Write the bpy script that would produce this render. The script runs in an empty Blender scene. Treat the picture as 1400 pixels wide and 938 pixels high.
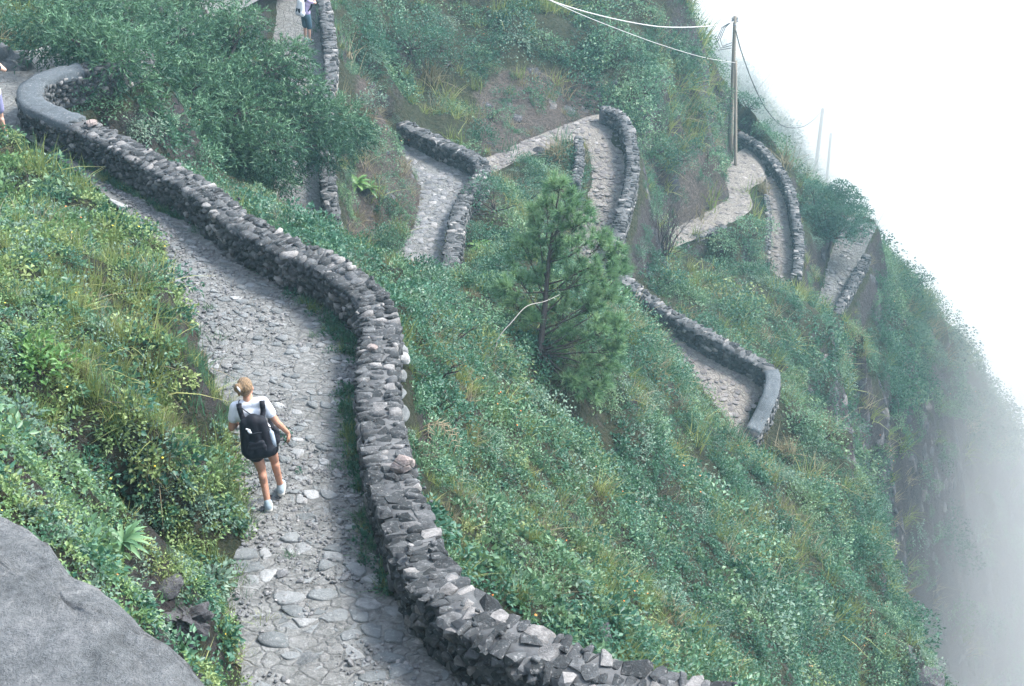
import bpy, bmesh, math, random
import numpy as np
from mathutils import Vector, Matrix, Euler

random.seed(7)
RNG = np.random.default_rng(7)
SC = bpy.context.scene
COL = SC.collection
R = math.radians

# ------------------------------------------------------------------ camera
PITCH, FPX, CU, CV = R(34.0), 1923.0, 700.0, 469.0
cam_data = bpy.data.cameras.new('camera')
cam_data.sensor_width = 36.0
cam_data.lens = 36.0 * FPX / 1400.0
cam_data.clip_start = 0.1
cam_data.clip_end = 2000.0
cam = bpy.data.objects.new('camera', cam_data)
cam.location = (0, 0, 0)
cam.rotation_euler = (math.pi / 2 - PITCH, 0, 0)
COL.objects.link(cam)
SC.camera = cam

# ------------------------------------------------------------------ sky, sun, exposure
SUN_EL, SUN_AZ = R(48), R(62)          # azimuth clockwise from +Y (away from the camera) towards +X
world = bpy.data.worlds.new('World')
SC.world = world
world.use_nodes = True
wn, wl = world.node_tree.nodes, world.node_tree.links
wn.clear()
w_out = wn.new('ShaderNodeOutputWorld')
sky = wn.new('ShaderNodeTexSky')
sky.sky_type = 'NISHITA'
sky.sun_disc = False
sky.sun_elevation = SUN_EL
sky.sun_rotation = SUN_AZ
bg_sky = wn.new('ShaderNodeBackground')
bg_sky.inputs['Strength'].default_value = 0.15
wl.new(sky.outputs[0], bg_sky.inputs['Color'])
bg_mist = wn.new('ShaderNodeBackground')               # the even white cloud all round
bg_mist.inputs['Color'].default_value = (0.395, 0.405, 0.415, 1)
bg_mist.inputs['Strength'].default_value = 1.0
w_add = wn.new('ShaderNodeAddShader')
wl.new(bg_sky.outputs[0], w_add.inputs[0])
wl.new(bg_mist.outputs[0], w_add.inputs[1])
wl.new(w_add.outputs[0], w_out.inputs['Surface'])

sun_data = bpy.data.lights.new('sun', 'SUN')
sun_data.energy = 4.0
sun_data.angle = R(18)
sun_data.color = (1.0, 0.955, 0.905)
sun = bpy.data.objects.new('sun', sun_data)
sd = Vector((math.sin(SUN_AZ) * math.cos(SUN_EL), math.cos(SUN_AZ) * math.cos(SUN_EL), math.sin(SUN_EL)))
sun.rotation_euler = sd.to_track_quat('Z', 'Y').to_euler()
sun.location = (20, 20, 30)
COL.objects.link(sun)

SC.view_settings.view_transform = 'Standard'
SC.view_settings.look = 'None'
SC.view_settings.exposure = 1.22
SC.view_settings.gamma = 1.0
SC.view_settings.use_curve_mapping = False
SC.cycles.use_denoising = True
SC.cycles.max_bounces = 12
SC.cycles.diffuse_bounces = 2
SC.cycles.transmission_bounces = 2
SC.cycles.glossy_bounces = 2
SC.cycles.volume_bounces = 10
SC.cycles.use_adaptive_sampling = True
SC.cycles.adaptive_threshold = 0.025
SC.cycles.adaptive_min_samples = 16
SC.cycles.caustics_reflective = False
SC.cycles.caustics_refractive = False

# ------------------------------------------------------------------ pixel <-> place
CP, SP = math.cos(PITCH), math.sin(PITCH)

def ray(u, v):
    a = (u - CU) / FPX
    b = (CV - v) / FPX
    return np.array((a, CP + b * SP, -SP + b * CP))

def pz(u, v, z):                       # the point of height z seen at pixel u, v
    d = ray(u, v)
    return d * (z / d[2])

def pd(u, v, D):                       # the point at depth D seen at pixel u, v
    return ray(u, v) * D

def project(P):
    P = np.atleast_2d(P)
    D = P[:, 1] * CP - P[:, 2] * SP
    up = P[:, 1] * SP + P[:, 2] * CP
    Ds = np.where(D > 0.05, D, 0.05)
    return CU + FPX * P[:, 0] / Ds, CV - FPX * up / Ds, D

# ------------------------------------------------------------------ noise
def _hash2(ix, iy, seed):
    h = (ix * 374761393 + iy * 668265263 + seed * 982451653) & 0xFFFFFFFF
    h = ((h ^ (h >> 13)) * 1274126177) & 0xFFFFFFFF
    return ((h ^ (h >> 16)) & 0xFFFF) / 65535.0

def vnoise(x, y, seed=0):
    x = np.asarray(x, float); y = np.asarray(y, float)
    ix = np.floor(x).astype(np.int64); iy = np.floor(y).astype(np.int64)
    fx = x - ix; fy = y - iy
    fx = fx * fx * (3 - 2 * fx); fy = fy * fy * (3 - 2 * fy)
    a = _hash2(ix, iy, seed); b = _hash2(ix + 1, iy, seed)
    c = _hash2(ix, iy + 1, seed); d = _hash2(ix + 1, iy + 1, seed)
    return (a * (1 - fx) + b * fx) * (1 - fy) + (c * (1 - fx) + d * fx) * fy

def fbm(x, y, seed=0, oct=4):
    s = 0; amp = 0.5; t = 0
    for k in range(oct):
        s = s + amp * vnoise(x * 2 ** k, y * 2 ** k, seed + 17 * k); t += amp; amp *= 0.5
    return s / t                        # 0..1

# ------------------------------------------------------------------ object helpers
def unit(v): return v / (np.linalg.norm(v, axis=-1, keepdims=True) + 1e-9)
def link(o, parent=None):
    COL.objects.link(o)
    if parent is not None:
        o.parent = parent
    return o

def tag(o, label=None, cat=None, group=None, kind=None):
    if label: o['label'] = label
    if cat: o['category'] = cat
    if group: o['group'] = group
    if kind: o['kind'] = kind
    return o

def empty(name, loc=(0, 0, 0), rz=0.0):
    o = bpy.data.objects.new(name, None)
    o.location = loc
    o.rotation_euler = (0, 0, rz)
    o.empty_display_size = 0.2
    return link(o)

def fast_mesh(name, verts, faces, mats, smooth=False, mat_idx=None, tint=None):
    """verts (N,3); faces: list of arrays (M,k)."""
    me = bpy.data.meshes.new(name)
    verts = np.asarray(verts, np.float32)
    if not isinstance(faces, (list, tuple)):
        faces = [faces]
    faces = [np.asarray(f, np.int32) for f in faces if len(f)]
    loops = np.concatenate([f.ravel() for f in faces])
    tot = np.concatenate([np.full(len(f), f.shape[1], np.int32) for f in faces])
    start = np.concatenate(([0], np.cumsum(tot)[:-1])).astype(np.int32)
    me.vertices.add(len(verts)); me.vertices.foreach_set('co', verts.ravel())
    me.loops.add(len(loops)); me.loops.foreach_set('vertex_index', loops)
    me.polygons.add(len(tot)); me.polygons.foreach_set('loop_start', start)
    me.polygons.foreach_set('loop_total', tot)
    if smooth:
        me.polygons.foreach_set('use_smooth', np.ones(len(tot), bool))
    for m in (mats if isinstance(mats, (list, tuple)) else [mats]):
        me.materials.append(m)
    if mat_idx is not None:
        me.polygons.foreach_set('material_index', np.asarray(mat_idx, np.int32))
    if tint is not None:
        a = me.attributes.new('tint', 'FLOAT', 'POINT')
        a.data.foreach_set('value', np.asarray(tint, np.float32))
    me.update(calc_edges=True)
    me.validate()
    return me

def obj(name, me, parent=None, loc=None, rot=None, scl=None):
    o = bpy.data.objects.new(name, me)
    if loc is not None: o.location = loc
    if rot is not None: o.rotation_euler = rot
    if scl is not None: o.scale = scl
    return link(o, parent)

class MB:
    """collects pieces into one mesh"""
    def __init__(s): s.v = []; s.f3 = []; s.f4 = []; s.t = []; s.n = 0
    def add(s, v, f3=None, f4=None, tint=0.5):
        v = np.asarray(v, float)
        if f3 is not None and len(f3): s.f3.append(np.asarray(f3) + s.n)
        if f4 is not None and len(f4): s.f4.append(np.asarray(f4) + s.n)
        s.v.append(v); s.t.append(np.full(len(v), tint) if np.isscalar(tint) else np.asarray(tint)); s.n += len(v)
    def tube(s, pts, rad, seg=6, tint=0.5, cap=True):
        pts = np.asarray(pts, float); n = len(pts)
        rad = np.full(n, rad) if np.isscalar(rad) else np.asarray(rad, float)
        tan = np.gradient(pts, axis=0); tan /= np.linalg.norm(tan, axis=1)[:, None] + 1e-9
        ref = np.array((0.0, 0, 1)) if abs(tan[0][2]) < 0.9 else np.array((1.0, 0, 0))
        V = []
        for i in range(n):
            a = np.cross(tan[i], ref); a /= np.linalg.norm(a) + 1e-9
            b = np.cross(tan[i], a); ref = ref if abs(np.dot(ref, tan[i])) < .95 else b
            ang = np.arange(seg) * 2 * math.pi / seg
            V.append(pts[i] + rad[i] * (np.cos(ang)[:, None] * a + np.sin(ang)[:, None] * b))
        V = np.concatenate(V)
        F = [(i * seg + k, i * seg + (k + 1) % seg, (i + 1) * seg + (k + 1) % seg, (i + 1) * seg + k)
             for i in range(n - 1) for k in range(seg)]
        f3 = []
        if cap:
            V = np.concatenate([V, [pts[0], pts[-1]]]); c0, c1 = len(V) - 2, len(V) - 1
            for k in range(seg):
                f3.append((c0, (k + 1) % seg, k)); f3.append((c1, (n - 1) * seg + k, (n - 1) * seg + (k + 1) % seg))
        s.add(V, f3, F, tint)
    def box(s, c, d, rot=None, tint=0.5):
        h = np.array(d) / 2
        v = np.array([(x, y, z) for x in (-1, 1) for y in (-1, 1) for z in (-1, 1)], float) * h
        if rot is not None: v = v @ np.array(rot.to_3x3() if hasattr(rot, 'to_3x3') else rot).T
        s.add(v + np.asarray(c), None, [(0, 1, 3, 2), (4, 6, 7, 5), (0, 4, 5, 1), (2, 3, 7, 6), (0, 2, 6, 4), (1, 5, 7, 3)], tint)
    def mesh(s, name, mats, smooth=False):
        F = []
        if s.f3: F.append(np.concatenate(s.f3))
        if s.f4: F.append(np.concatenate(s.f4))
        return fast_mesh(name, np.concatenate(s.v), F, mats, smooth, None, np.concatenate(s.t))
    def build(s, name, mats, parent=None, smooth=False):
        return obj(name, s.mesh(name, mats, smooth), parent)

# ------------------------------------------------------------------ materials
class NT:
    def __init__(s, name):
        s.m = bpy.data.materials.new(name); s.m.use_nodes = True
        s.n, s.l = s.m.node_tree.nodes, s.m.node_tree.links
        s.n.clear()
        s.out = s.n.new('ShaderNodeOutputMaterial')
    def node(s, t, **kw):
        n = s.n.new(t)
        for k, v in kw.items():
            if k in n.inputs: n.inputs[k].default_value = v
            else: setattr(n, k, v)
        return n
    def con(s, a, b): s.l.new(a, b)
    def noise(s, scale, detail=4, rough=0.6, vec=None, dist=0.0):
        n = s.node('ShaderNodeTexNoise'); n.inputs['Scale'].default_value = scale
        n.inputs['Detail'].default_value = detail; n.inputs['Roughness'].default_value = rough
        n.inputs['Distortion'].default_value = dist
        if vec is not None: s.con(vec, n.inputs['Vector'])
        return n.outputs['Fac']
    def ramp(s, fac, stops):
        r = s.node('ShaderNodeValToRGB'); e = r.color_ramp.elements
        while len(e) < len(stops): e.new(0.5)
        for el, (p, c) in zip(e, stops):
            el.position = p; el.color = (*c, 1) if len(c) == 3 else c
        s.con(fac, r.inputs['Fac']); return r.outputs['Color']
    def mix(s, fac, a, b, blend='MIX'):
        m = s.node('ShaderNodeMix'); m.data_type = 'RGBA'; m.blend_type = blend
        for sock, val in ((m.inputs[0], fac), (m.inputs[6], a), (m.inputs[7], b)):
            if hasattr(val, 'is_linked') or hasattr(val, 'links'): s.con(val, sock)
            elif isinstance(val, (int, float)): sock.default_value = val
            else: sock.default_value = (*val, 1) if len(val) == 3 else val
        return m.outputs[2]
    def math(s, op, a, b=0.0, c=None):
        m = s.node('ShaderNodeMath'); m.operation = op
        for i, val in enumerate((a, b) if c is None else (a, b, c)):
            if hasattr(val, 'links'): s.con(val, m.inputs[i])
            else: m.inputs[i].default_value = val
        return m.outputs[0]
    def bump(s, h, strength=0.5, dist=0.05):
        b = s.node('ShaderNodeBump'); b.inputs['Strength'].default_value = strength
        b.inputs['Distance'].default_value = dist; s.con(h, b.inputs['Height']); return b.outputs['Normal']
    def bsdf(s, color, rough=0.9, normal=None, spec=0.2, **kw):
        p = s.node('ShaderNodeBsdfPrincipled')
        if hasattr(color, 'links'): s.con(color, p.inputs['Base Color'])
        else: p.inputs['Base Color'].default_value = (*color, 1)
        if hasattr(rough, 'links'): s.con(rough, p.inputs['Roughness'])
        else: p.inputs['Roughness'].default_value = rough
        p.inputs['Specular IOR Level'].default_value = spec
        for k, v in kw.items(): p.inputs[k].default_value = v
        if normal is not None: s.con(normal, p.inputs['Normal'])
        s.con(p.outputs[0], s.out.inputs['Surface'])
        return p
    def pos(s): return s.node('ShaderNodeNewGeometry').outputs['Position']
    def objc(s): return s.node('ShaderNodeTexCoord').outputs['Object']
    def rnd(s):
        a = s.node('ShaderNodeObjectInfo').outputs['Random']
        b = s.node('ShaderNodeNewGeometry').outputs['Random Per Island']
        return s.math('FRACT', s.math('ADD', a, b))
    def attr(s, name):
        a = s.node('ShaderNodeAttribute'); a.attribute_name = name; return a.outputs['Fac']

def mat_plain(name, col, rough=0.8, spec=0.25, var=0.15, scale=40.0, bump=0.0):
    t = NT(name); f = t.noise(scale, 3, vec=t.objc())
    c = t.mix(f, tuple(x * (1 - var) for x in col), tuple(min(1, x * (1 + var)) for x in col))
    t.bsdf(c, rough, t.bump(f, bump, 0.01) if bump else None, spec)
    return t.m

def mat_stone(name, dark, mid, light, warm, scale=1.0):
    t = NT(name)
    p = t.pos()
    r = t.rnd()
    base = t.ramp(r, [(0.0, dark), (0.45, mid), (0.82, light), (0.94, warm), (1.0, tuple(min(.6, x * 1.35) for x in warm))])
    f = t.noise(9 * scale, 6, 0.7, p)
    c = t.mix(t.ramp(f, [(0.3, (0, 0, 0)), (0.7, (1, 1, 1))]), tuple(x * .75 for x in dark), base)
    c = t.mix(0.6, base, c)
    li = t.ramp(t.noise(23 * scale, 5, 0.65, p), [(0.56, (0, 0, 0)), (0.66, (1, 1, 1))])
    c = t.mix(t.math('MULTIPLY', li, 0.42), c, (0.36, 0.36, 0.35))
    dk = t.ramp(t.noise(5 * scale, 5, 0.7, p), [(0.35, (1, 1, 1)), (0.5, (0, 0, 0))])
    c = t.mix(t.math('MULTIPLY', dk, 0.5), c, tuple(x * .5 for x in dark))
    h = t.noise(38 * scale, 6, 0.7, p)
    t.bsdf(c, 0.92, t.bump(h, 0.7, 0.03), 0.15)
    return t.m

M = {}
M['wall_stone'] = mat_stone('wall_stone', (.036, .040, .042), (.080, .085, .088), (.148, .153, .155), (.30, .288, .275))
M['paving'] = mat_stone('paving', (.145, .158, .160), (.19, .205, .207), (.25, .262, .262), (.32, .325, .32))
M['mortar'] = mat_plain('mortar', (.095, .098, .10), 0.95, 0.1, 0.5, 14, 0.8)
M['cement'] = mat_stone('cement', (.085, .10, .11), (.11, .127, .138), (.125, .142, .152), (.15, .165, .17), 1.0)

def mat_terrain():
    t = NT('hillside_soil')
    p = t.pos()
    g = t.node('ShaderNodeNewGeometry')
    sep = t.node('ShaderNodeSeparateXYZ'); t.con(g.outputs['Normal'], sep.inputs[0])
    n1 = t.noise(1.3, 6, 0.65, p)
    n2 = t.math('ADD', t.math('MULTIPLY', t.noise(9, 6, 0.7, p), .6), t.math('MULTIPLY', t.noise(34, 5, 0.75, p), .4))
    soil = t.ramp(n2, [(0.28, (.022, .022, .026)), (0.5, (.075, .068, .070)), (0.72, (.16, .145, .14))])
    green = t.ramp(n2, [(0.25, (.018, .028, .018)), (0.45, (.045, .058, .035)), (0.6, (.085, .082, .055)), (0.78, (.15, .135, .10))])
    # steep ground is bare soil and rock
    st = t.math('ADD', sep.outputs['Z'], t.math('MULTIPLY', t.math('SUBTRACT', n1, 0.5), 0.9))
    f = t.ramp(st, [(0.38, (0, 0, 0)), (0.58, (1, 1, 1))])
    c = t.mix(f, soil, green)
    earth = t.ramp(n2, [(0.3, (.042, .037, .036)), (0.5, (.115, .098, .090)), (0.7, (.245, .205, .160))])
    br = t.node('ShaderNodeAttribute'); br.attribute_name = 'bare'
    bf = t.ramp(t.math('ADD', br.outputs['Fac'], t.math('MULTIPLY', t.math('SUBTRACT', n1, .5), .9)), [(.35, (0, 0, 0)), (.6, (1, 1, 1))])
    c = t.mix(bf, c, earth)
    h = t.math('ADD', t.noise(4, 8, 0.7, p), t.math('MULTIPLY', n2, 0.5))
    t.bsdf(c, 0.95, t.bump(h, 1.0, 0.5), 0.1)
    return t.m
M['terrain'] = mat_terrain()

def mat_path(name='path_dirt', k=(1, 1, 1)):
    t = NT(name)
    p = t.pos()
    n = t.noise(7, 7, 0.7, p); n2 = t.noise(1.1, 4, 0.6, p)
    c = t.ramp(n, [(0.25, (.10, .105, .10)), (0.5, (.175, .18, .174)), (0.78, (.255, .256, .245))])
    c = t.mix(t.ramp(n2, [(0.35, (0, 0, 0)), (0.7, (.5, .5, .5))]), c, (.115, .115, .11))
    gr = t.ramp(t.noise(2.1, 6, 0.75, p), [(0.58, (0, 0, 0)), (0.72, (1, 1, 1))])
    c = t.mix(t.math('MULTIPLY', gr, 0.45), c, (.06, .075, .05))
    spot = t.ramp(t.noise(16, 4, 0.7, p), [(0.5, (0, 0, 0)), (0.66, (1, 1, 1))])
    c = t.mix(t.math('MULTIPLY', spot, 0.5), c, (.33, .33, .325))
    c = t.mix(1.0, c, k, 'MULTIPLY')
    v = t.node('ShaderNodeTexVoronoi'); v.feature = 'DISTANCE_TO_EDGE'; v.inputs['Scale'].default_value = 5.0
    wv = t.node('ShaderNodeVectorMath'); wv.operation = 'ADD'; t.con(p, wv.inputs[0])
    nz = t.node('ShaderNodeTexNoise'); nz.inputs['Scale'].default_value = 6.0; t.con(p, nz.inputs['Vector']); sc_ = t.node('ShaderNodeVectorMath'); sc_.operation = 'SCALE'; sc_.inputs['Scale'].default_value = .16
    t.con(nz.outputs['Color'], sc_.inputs[0]); t.con(sc_.outputs[0], wv.inputs[1])
    t.con(wv.outputs[0], v.inputs['Vector'])
    vr = t.ramp(v.outputs['Distance'], [(0.0, (0, 0, 0)), (0.12, (1, 1, 1))])
    c = t.mix(t.math('MULTIPLY', t.math('SUBTRACT', 1.0, vr), 0.4), c, (.07, .07, .068))
    h = t.math('ADD', t.math('MULTIPLY', vr, 0.6), t.noise(30, 5, 0.7, p))
    t.bsdf(c, 0.95, t.bump(h, 0.8, 0.04), 0.12)
    return t.m
M['path'] = mat_path()
M['path_pale'] = mat_path('path_pale_gravel', (1.10, 1.00, .93))

# ------------------------------------------------------------------ the paths (edge pixels left, right and height)
PATHS = {
 'F': [(330,960,660,960,-7.75),(330,850,556,850,-8.0),(335,760,515,760,-8.2),(345,690,498,690,-8.42),(335,620,484,620,-8.62),
       (318,550,480,550,-8.82),(285,490,478,480,-9.05),(262,430,440,430,-9.3),(240,370,370,372,-9.65),(205,305,290,320,-10.1),
       (130,245,205,280,-10.55),(60,200,120,230,-10.95),(5,165,55,195,-11.3),(-12,125,30,140,-11.6),(22,88,50,104,-11.9),
       (70,68,110,84,-12.3),(130,50,190,62,-13.0),(230,20,280,30,-14.6),(300,-15,350,-10,-16.0),(345,-45,420,-50,-17.2),
       (355,0,428,-5,-17.5),(362,50,432,50,-17.8),(365,120,432,120,-18.2),(370,200,432,200,-18.6),(375,260,432,270,-18.95),
       (385,330,440,330,-19.3),(400,380,470,370,-19.7)],
 'B': [(530,400,600,395,-20.4),(540,360,604,360,-20.6),(566,320,608,322,-20.85),(577,280,620,283,-21.1),(572,245,642,240,-21.35),
       (548,222,612,212,-21.7),(510,200,565,190,-22.0)],
 'C': [(640,228,646,250,-22.7),(676,214,682,230,-23.0),(724,192,738,205,-23.3),(772,174,778,191,-23.6),(808,162,792,192,-23.75),(832,162,800,196,-23.87),(846,178,807,204,-24.0),
       (852,208,812,225,-24.2),(854,240,812,250,-24.35),(847,275,806,275,-24.55),(837,305,798,300,-24.8),(826,340,780,330,-25.1),(815,380,760,370,-25.5)],
 'D': [(850,420,870,405,-25.5),(890,450,905,436,-25.7),(915,475,925,452,-25.85),(935,505,957,474,-26.0),(955,535,1002,502,-26.2),
       (980,565,1044,522,-26.4),(1000,590,1040,550,-26.55),(1010,612,1028,592,-26.8)],
 'E': [(900,326,916,340,-30.3),(915,316,930,332,-30.5),(940,306,955,322,-30.7),(978,286,990,306,-31.0),(998,270,1024,284,-31.3),(996,245,1022,258,-31.6),
       (1006,220,1038,246,-31.9),(1032,203,1044,240,-32.1),(1053,218,1048,244,-32.3),(1069,246,1050,258,-32.5),(1080,290,1057,294,-32.8),
       (1084,335,1056,335,-33.15),(1081,378,1053,372,-33.5),(1062,420,1035,410,-33.9)],
 'G': [(1160,296,1196,306,-35.2),(1144,328,1180,338,-35.7),(1135,355,1172,362,-36.0),(1124,400,1156,398,-36.4),(1116,430,1138,436,-36.8),(1108,458,1124,464,-37.1)],
}

def resample(P, step):
    """Catmull-Rom through P (n,k), then even spacing."""
    P = np.asarray(P, float)
    Q = np.vstack([2 * P[0] - P[1], P, 2 * P[-1] - P[-2]])
    out = []
    for i in range(1, len(Q) - 2):
        t = np.linspace(0, 1, 24, endpoint=False)[:, None]
        a, b, c, d = Q[i - 1], Q[i], Q[i + 1], Q[i + 2]
        out.append(0.5 * (2 * b + (c - a) * t + (2 * a - 5 * b + 4 * c - d) * t ** 2 + (3 * b - a - 3 * c + d) * t ** 3))
    out.append(P[-1:]); out = np.vstack(out)
    L = np.concatenate(([0], np.cumsum(np.linalg.norm(np.diff(out[:, :3], axis=0), axis=1))))
    n = max(2, int(L[-1] / step) + 1)
    s = np.linspace(0, L[-1], n)
    return np.stack([np.interp(s, L, out[:, k]) for k in range(P.shape[1])], 1)

def deeper(z):                        # the near ground lies further below the viewer
    a = abs(z)
    return z * (1.17 if a < 9.05 else max(1.0, 1.17 - .17 * (a - 9.05) / 2.55))
PATHS['F'] = [(a, b, c, d, deeper(z)) for a, b, c, d, z in PATHS['F']]
PATH = {}
for k, rows in PATHS.items():
    E6 = np.array([np.concatenate([pz(a, b, z), pz(c, d, z)]) for a, b, c, d, z in rows])
    mid = (E6[:, :3] + E6[:, 3:]) / 2
    S = resample(np.hstack([mid, E6]), 0.2)
    tg = unit(np.gradient(S[:, :2], axis=0)); ac = S[:, 3:5] - S[:, 6:8]
    hw = np.clip(np.abs(ac[:, 0] * tg[:, 1] - ac[:, 1] * tg[:, 0]) / 2, .35, 1.6)        # half the width square to the path
    PATH[k] = dict(c=S[:, :3], l=S[:, 3:6], r=S[:, 6:9], hw=hw)

def path_z(key, P, zr=(-99, 0)):
    c = PATH[key]['c']; c = c[(c[:, 2] > zr[0]) & (c[:, 2] < zr[1])]
    d = np.linalg.norm(c[None, :, :2] - np.atleast_2d(P)[:, None, :2], axis=2)
    return c[d.argmin(1), 2]

# ------------------------------------------------------------------ the wall lines (pixels of the middle of the top)
def wl_pix(key, pix, h, zr=(-99, 0)):
    """top line: height = nearest path height + h, solved along the ray"""
    out = []
    for u, v in pix:
        z = -15.0
        p = None
        D = 10.0
        for it in range(12):
            if p is None:
                c = PATH[key]['c']; c = c[(c[:, 2] > zr[0]) & (c[:, 2] < zr[1])]; uu, vv, _ = project(c)
                i = ((uu - u) ** 2 + (vv - v - 10) ** 2).argmin(); z = c[i, 2] + h
            else:
                z = path_z(key, p, zr)[0] + h
            p = pz(u, v, z)
        out.append(p)
    return np.array(out)

WALLS = {
 'F': dict(path='F', zr=(-13.3, 0), h=.56, t=.50, pix=[(196,66),(155,80),(120,90),(82,99),(55,108),(40,124),(46,142),(80,158),(120,174),(160,193),(200,216),(240,237),(280,261),(320,296),(360,318),(400,340),
        (440,354),(470,374),(500,398),(517,424),(518,460),(516,490),(515,530),(520,570),(526,610),(534,650),(548,690),(562,725),(576,760),(596,790),(630,824),
        (676,858),(724,882),(780,906),(840,927),(900,944),(980,962)]),
 'A': dict(path='F', zr=(-99, -16.8), h=.6, t=.45, pix=[(432,-50),(438,-20),(444,10),(448,40),(452,80),(448,120),(446,170),(446,220),(448,250),(452,280),(456,305)]),
 'B': dict(path='B', h=.65, t=.5, pix=[(548,166),(580,181),(612,196),(640,209),(658,222),(656,240),(638,264),(627,288),(622,320),(617,348),(612,374)]),
 'C': dict(path='C', h=.65, t=.5, pix=[(822,146),(842,152),(856,167),(862,190),(865,218),(862,248),(854,280),(846,312),(841,338)]),
 'D': dict(path='D', h=.65, t=.5, pix=[(848,374),(864,388),(900,416),(940,440),(980,462),(1020,484),(1048,501),(1057,514),(1055,532),(1047,553),(1036,576),(1028,590)]),
 'E': dict(path='E', h=.6, t=.48, pix=[(1008,180),(1036,196),(1056,217),(1072,240),(1082,264),(1088,296),(1092,324),(1092,352),(1089,374)]),
 'G': dict(path='G', h=.6, t=.45, pix=[(1186,347),(1182,356),(1172,372),(1160,396),(1148,420),(1138,438)]),
}
for k, w in WALLS.items():
    w['top'] = resample(wl_pix(w['path'], w['pix'], w['h'], w.get('zr', (-99, 0))), 0.12)

# ------------------------------------------------------------------ hillside: scattered heights -> smooth sheet -> paths cut in
CTRL_Z = [  # seen at pixel, height
 (0,700,-4.6),(0,600,-5.6),(100,620,-5.9),(0,500,-6.3),(100,500,-6.7),(200,560,-7.0),(235,600,-7.4),(240,450,-7.4),(244,408,-7.9),
 (172,374,-8.3),(112,332,-8.6),(42,282,-8.9),(-15,240,-9.0),(-60,170,-9.0),(0,300,-7.7),(100,350,-7.7),(0,400,-7.0),(-100,400,-6.6),(-100,600,-5.0),
 (250,670,-7.6),(280,740,-7.95),(300,820,-7.9),(200,690,-6.6),(130,690,-5.3),(190,800,-8.3),(212,835,-8.3),(250,800,-7.0),(288,872,-7.15),
]
CTRL_D = [  # seen at pixel, depth
 # near slope right of the first wall
 (600,600,17.5),(590,500,18),(570,430,20),(600,450,21),(560,402,22),(640,700,14.5),(700,600,20),(700,700,16.5),(800,600,25),(800,700,20),(900,600,32),(900,700,26),
 (700,800,13.5),(800,800,17),(900,800,21),(800,870,14),(1000,800,26),(1000,930,18),(1100,850,31),(1100,930,26),(1000,700,32),(1100,700,39),(1000,640,38),
 (740,490,25),(700,500,23),(660,420,25),(846,428,34),(850,490,32),(800,440,29),(936,520,40),(893,470,39.5),(982,604,42),
 (1060,640,43),(1180,660,45.5),(1195,720,43),(1212,800,40.5),(1225,870,38),(1265,938,36),(1130,600,46.5),(1100,560,46.5),(1150,780,39),
 # gully below the tree, slope down to the second path
 (200,180,31),(300,250,30),(250,150,35),(350,150,38.5),(350,250,34),(400,300,36.5),(300,80,40),(130,140,29.5),(470,345,27),(430,325,26),(505,385,30),
 # left and behind the bend
 (10,85,29.5),(0,30,31),(100,35,34),(200,15,37),(300,-40,43),(-60,90,27.5),(-60,10,29),
 # spur between second and third path
 (480,100,46.5),(520,130,47),(540,200,45.6),(545,250,44),(530,310,42),(500,330,40.5),(490,200,43.5),(490,40,50),
 # right of the B wall, below it
 (650,350,41.5),(690,300,43.5),(700,350,40),(650,290,44.5),(680,260,47),
 # inside the C bend
 (750,230,51),(780,210,52),(770,260,49.5),
 # rising bank beyond C and B
 (700,150,54.2),(760,140,56),(700,50,57),(700,-40,59),(600,100,54.5),(560,130,52.5),(600,0,57),(520,20,53),(820,100,58),(800,0,61),(640,180,52),
 (870,60,60),(905,100,60.5),(900,200,58.5),(880,290,56.5),(880,340,54),(950,200,63),(930,260,60.5),(930,0,63.5),(962,60,66.5),(1000,115,69.5),(1040,180,74),(985,190,70.5),(960,120,65),
 # slope between D wall and E
 (960,360,57.5),(1000,400,57),(920,380,54.5),(1050,440,55),(1040,350,62),(1010,310,62.5),(1100,420,60.5),(1100,480,56),(1060,500,52),
 (1110,330,68),(1110,280,71.5),(1150,500,58.5),(1200,400,72),(1192,358,74.5),(1230,385,79),(1255,405,82),(1180,500,64),(1250,480,76),(1200,540,66.5),(1150,450,63),(1220,520,70),(1260,560,76),
 (1290,434,86),(1320,478,90),(1350,528,94),(1400,618,98),(1480,770,104),(1330,560,90),(1290,520,84),
 # far slope in the mist behind the pole
 (1000,110,126),(1060,200,118),(1112,246,119),(930,10,132),(1150,320,120),
]
CTRL_X = [(0,-4,-3.4),(-4,-4,-3.2),(-6,2,-4.0),(-9,8,-5.4),(-13,13,-6.2),(-16,20,-7.5),(-17,30,-8.9),(0.2,0.8,-4.4),(3,0,-9.5),(6,3,-15.5),(3,5,-12.8),(-1.2,3.2,-4.7),(-2.3,3.6,-4.7),(-1,5.4,-8.4),(-3.5,3.6,-4.6),
 (-22,45,-10),(-13,52,-14.5),(-6,62,-17),(3,67,-20),(-20,72,-10),(-40,20,-6),(-40,70,-8),(-40,110,-20),(0,90,-38),
 (16,22,-46),(20,33,-60),(14,12,-38),(30,30,-84),(26,8,-66),(13,3,-30),(20,-6,-46),(50,0,-95),(60,40,-100),(60,80,-100),(70,120,-105),(40,-10,-80),
 (14.5,40,-44),(13.5,43,-38),(18,47,-60),(23,50,-70),(31,54,-86),(40,58,-95),(16,44.5,-50),(21,44,-72),
 (14,80,-52),(8,78,-40),(20,88,-58),(34,102,-82),(40,112,-84),(24,140,-60),(0,140,-45),(50,140,-95),(70,-10,-105),(40,92,-84),(50,95,-95)]

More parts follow.
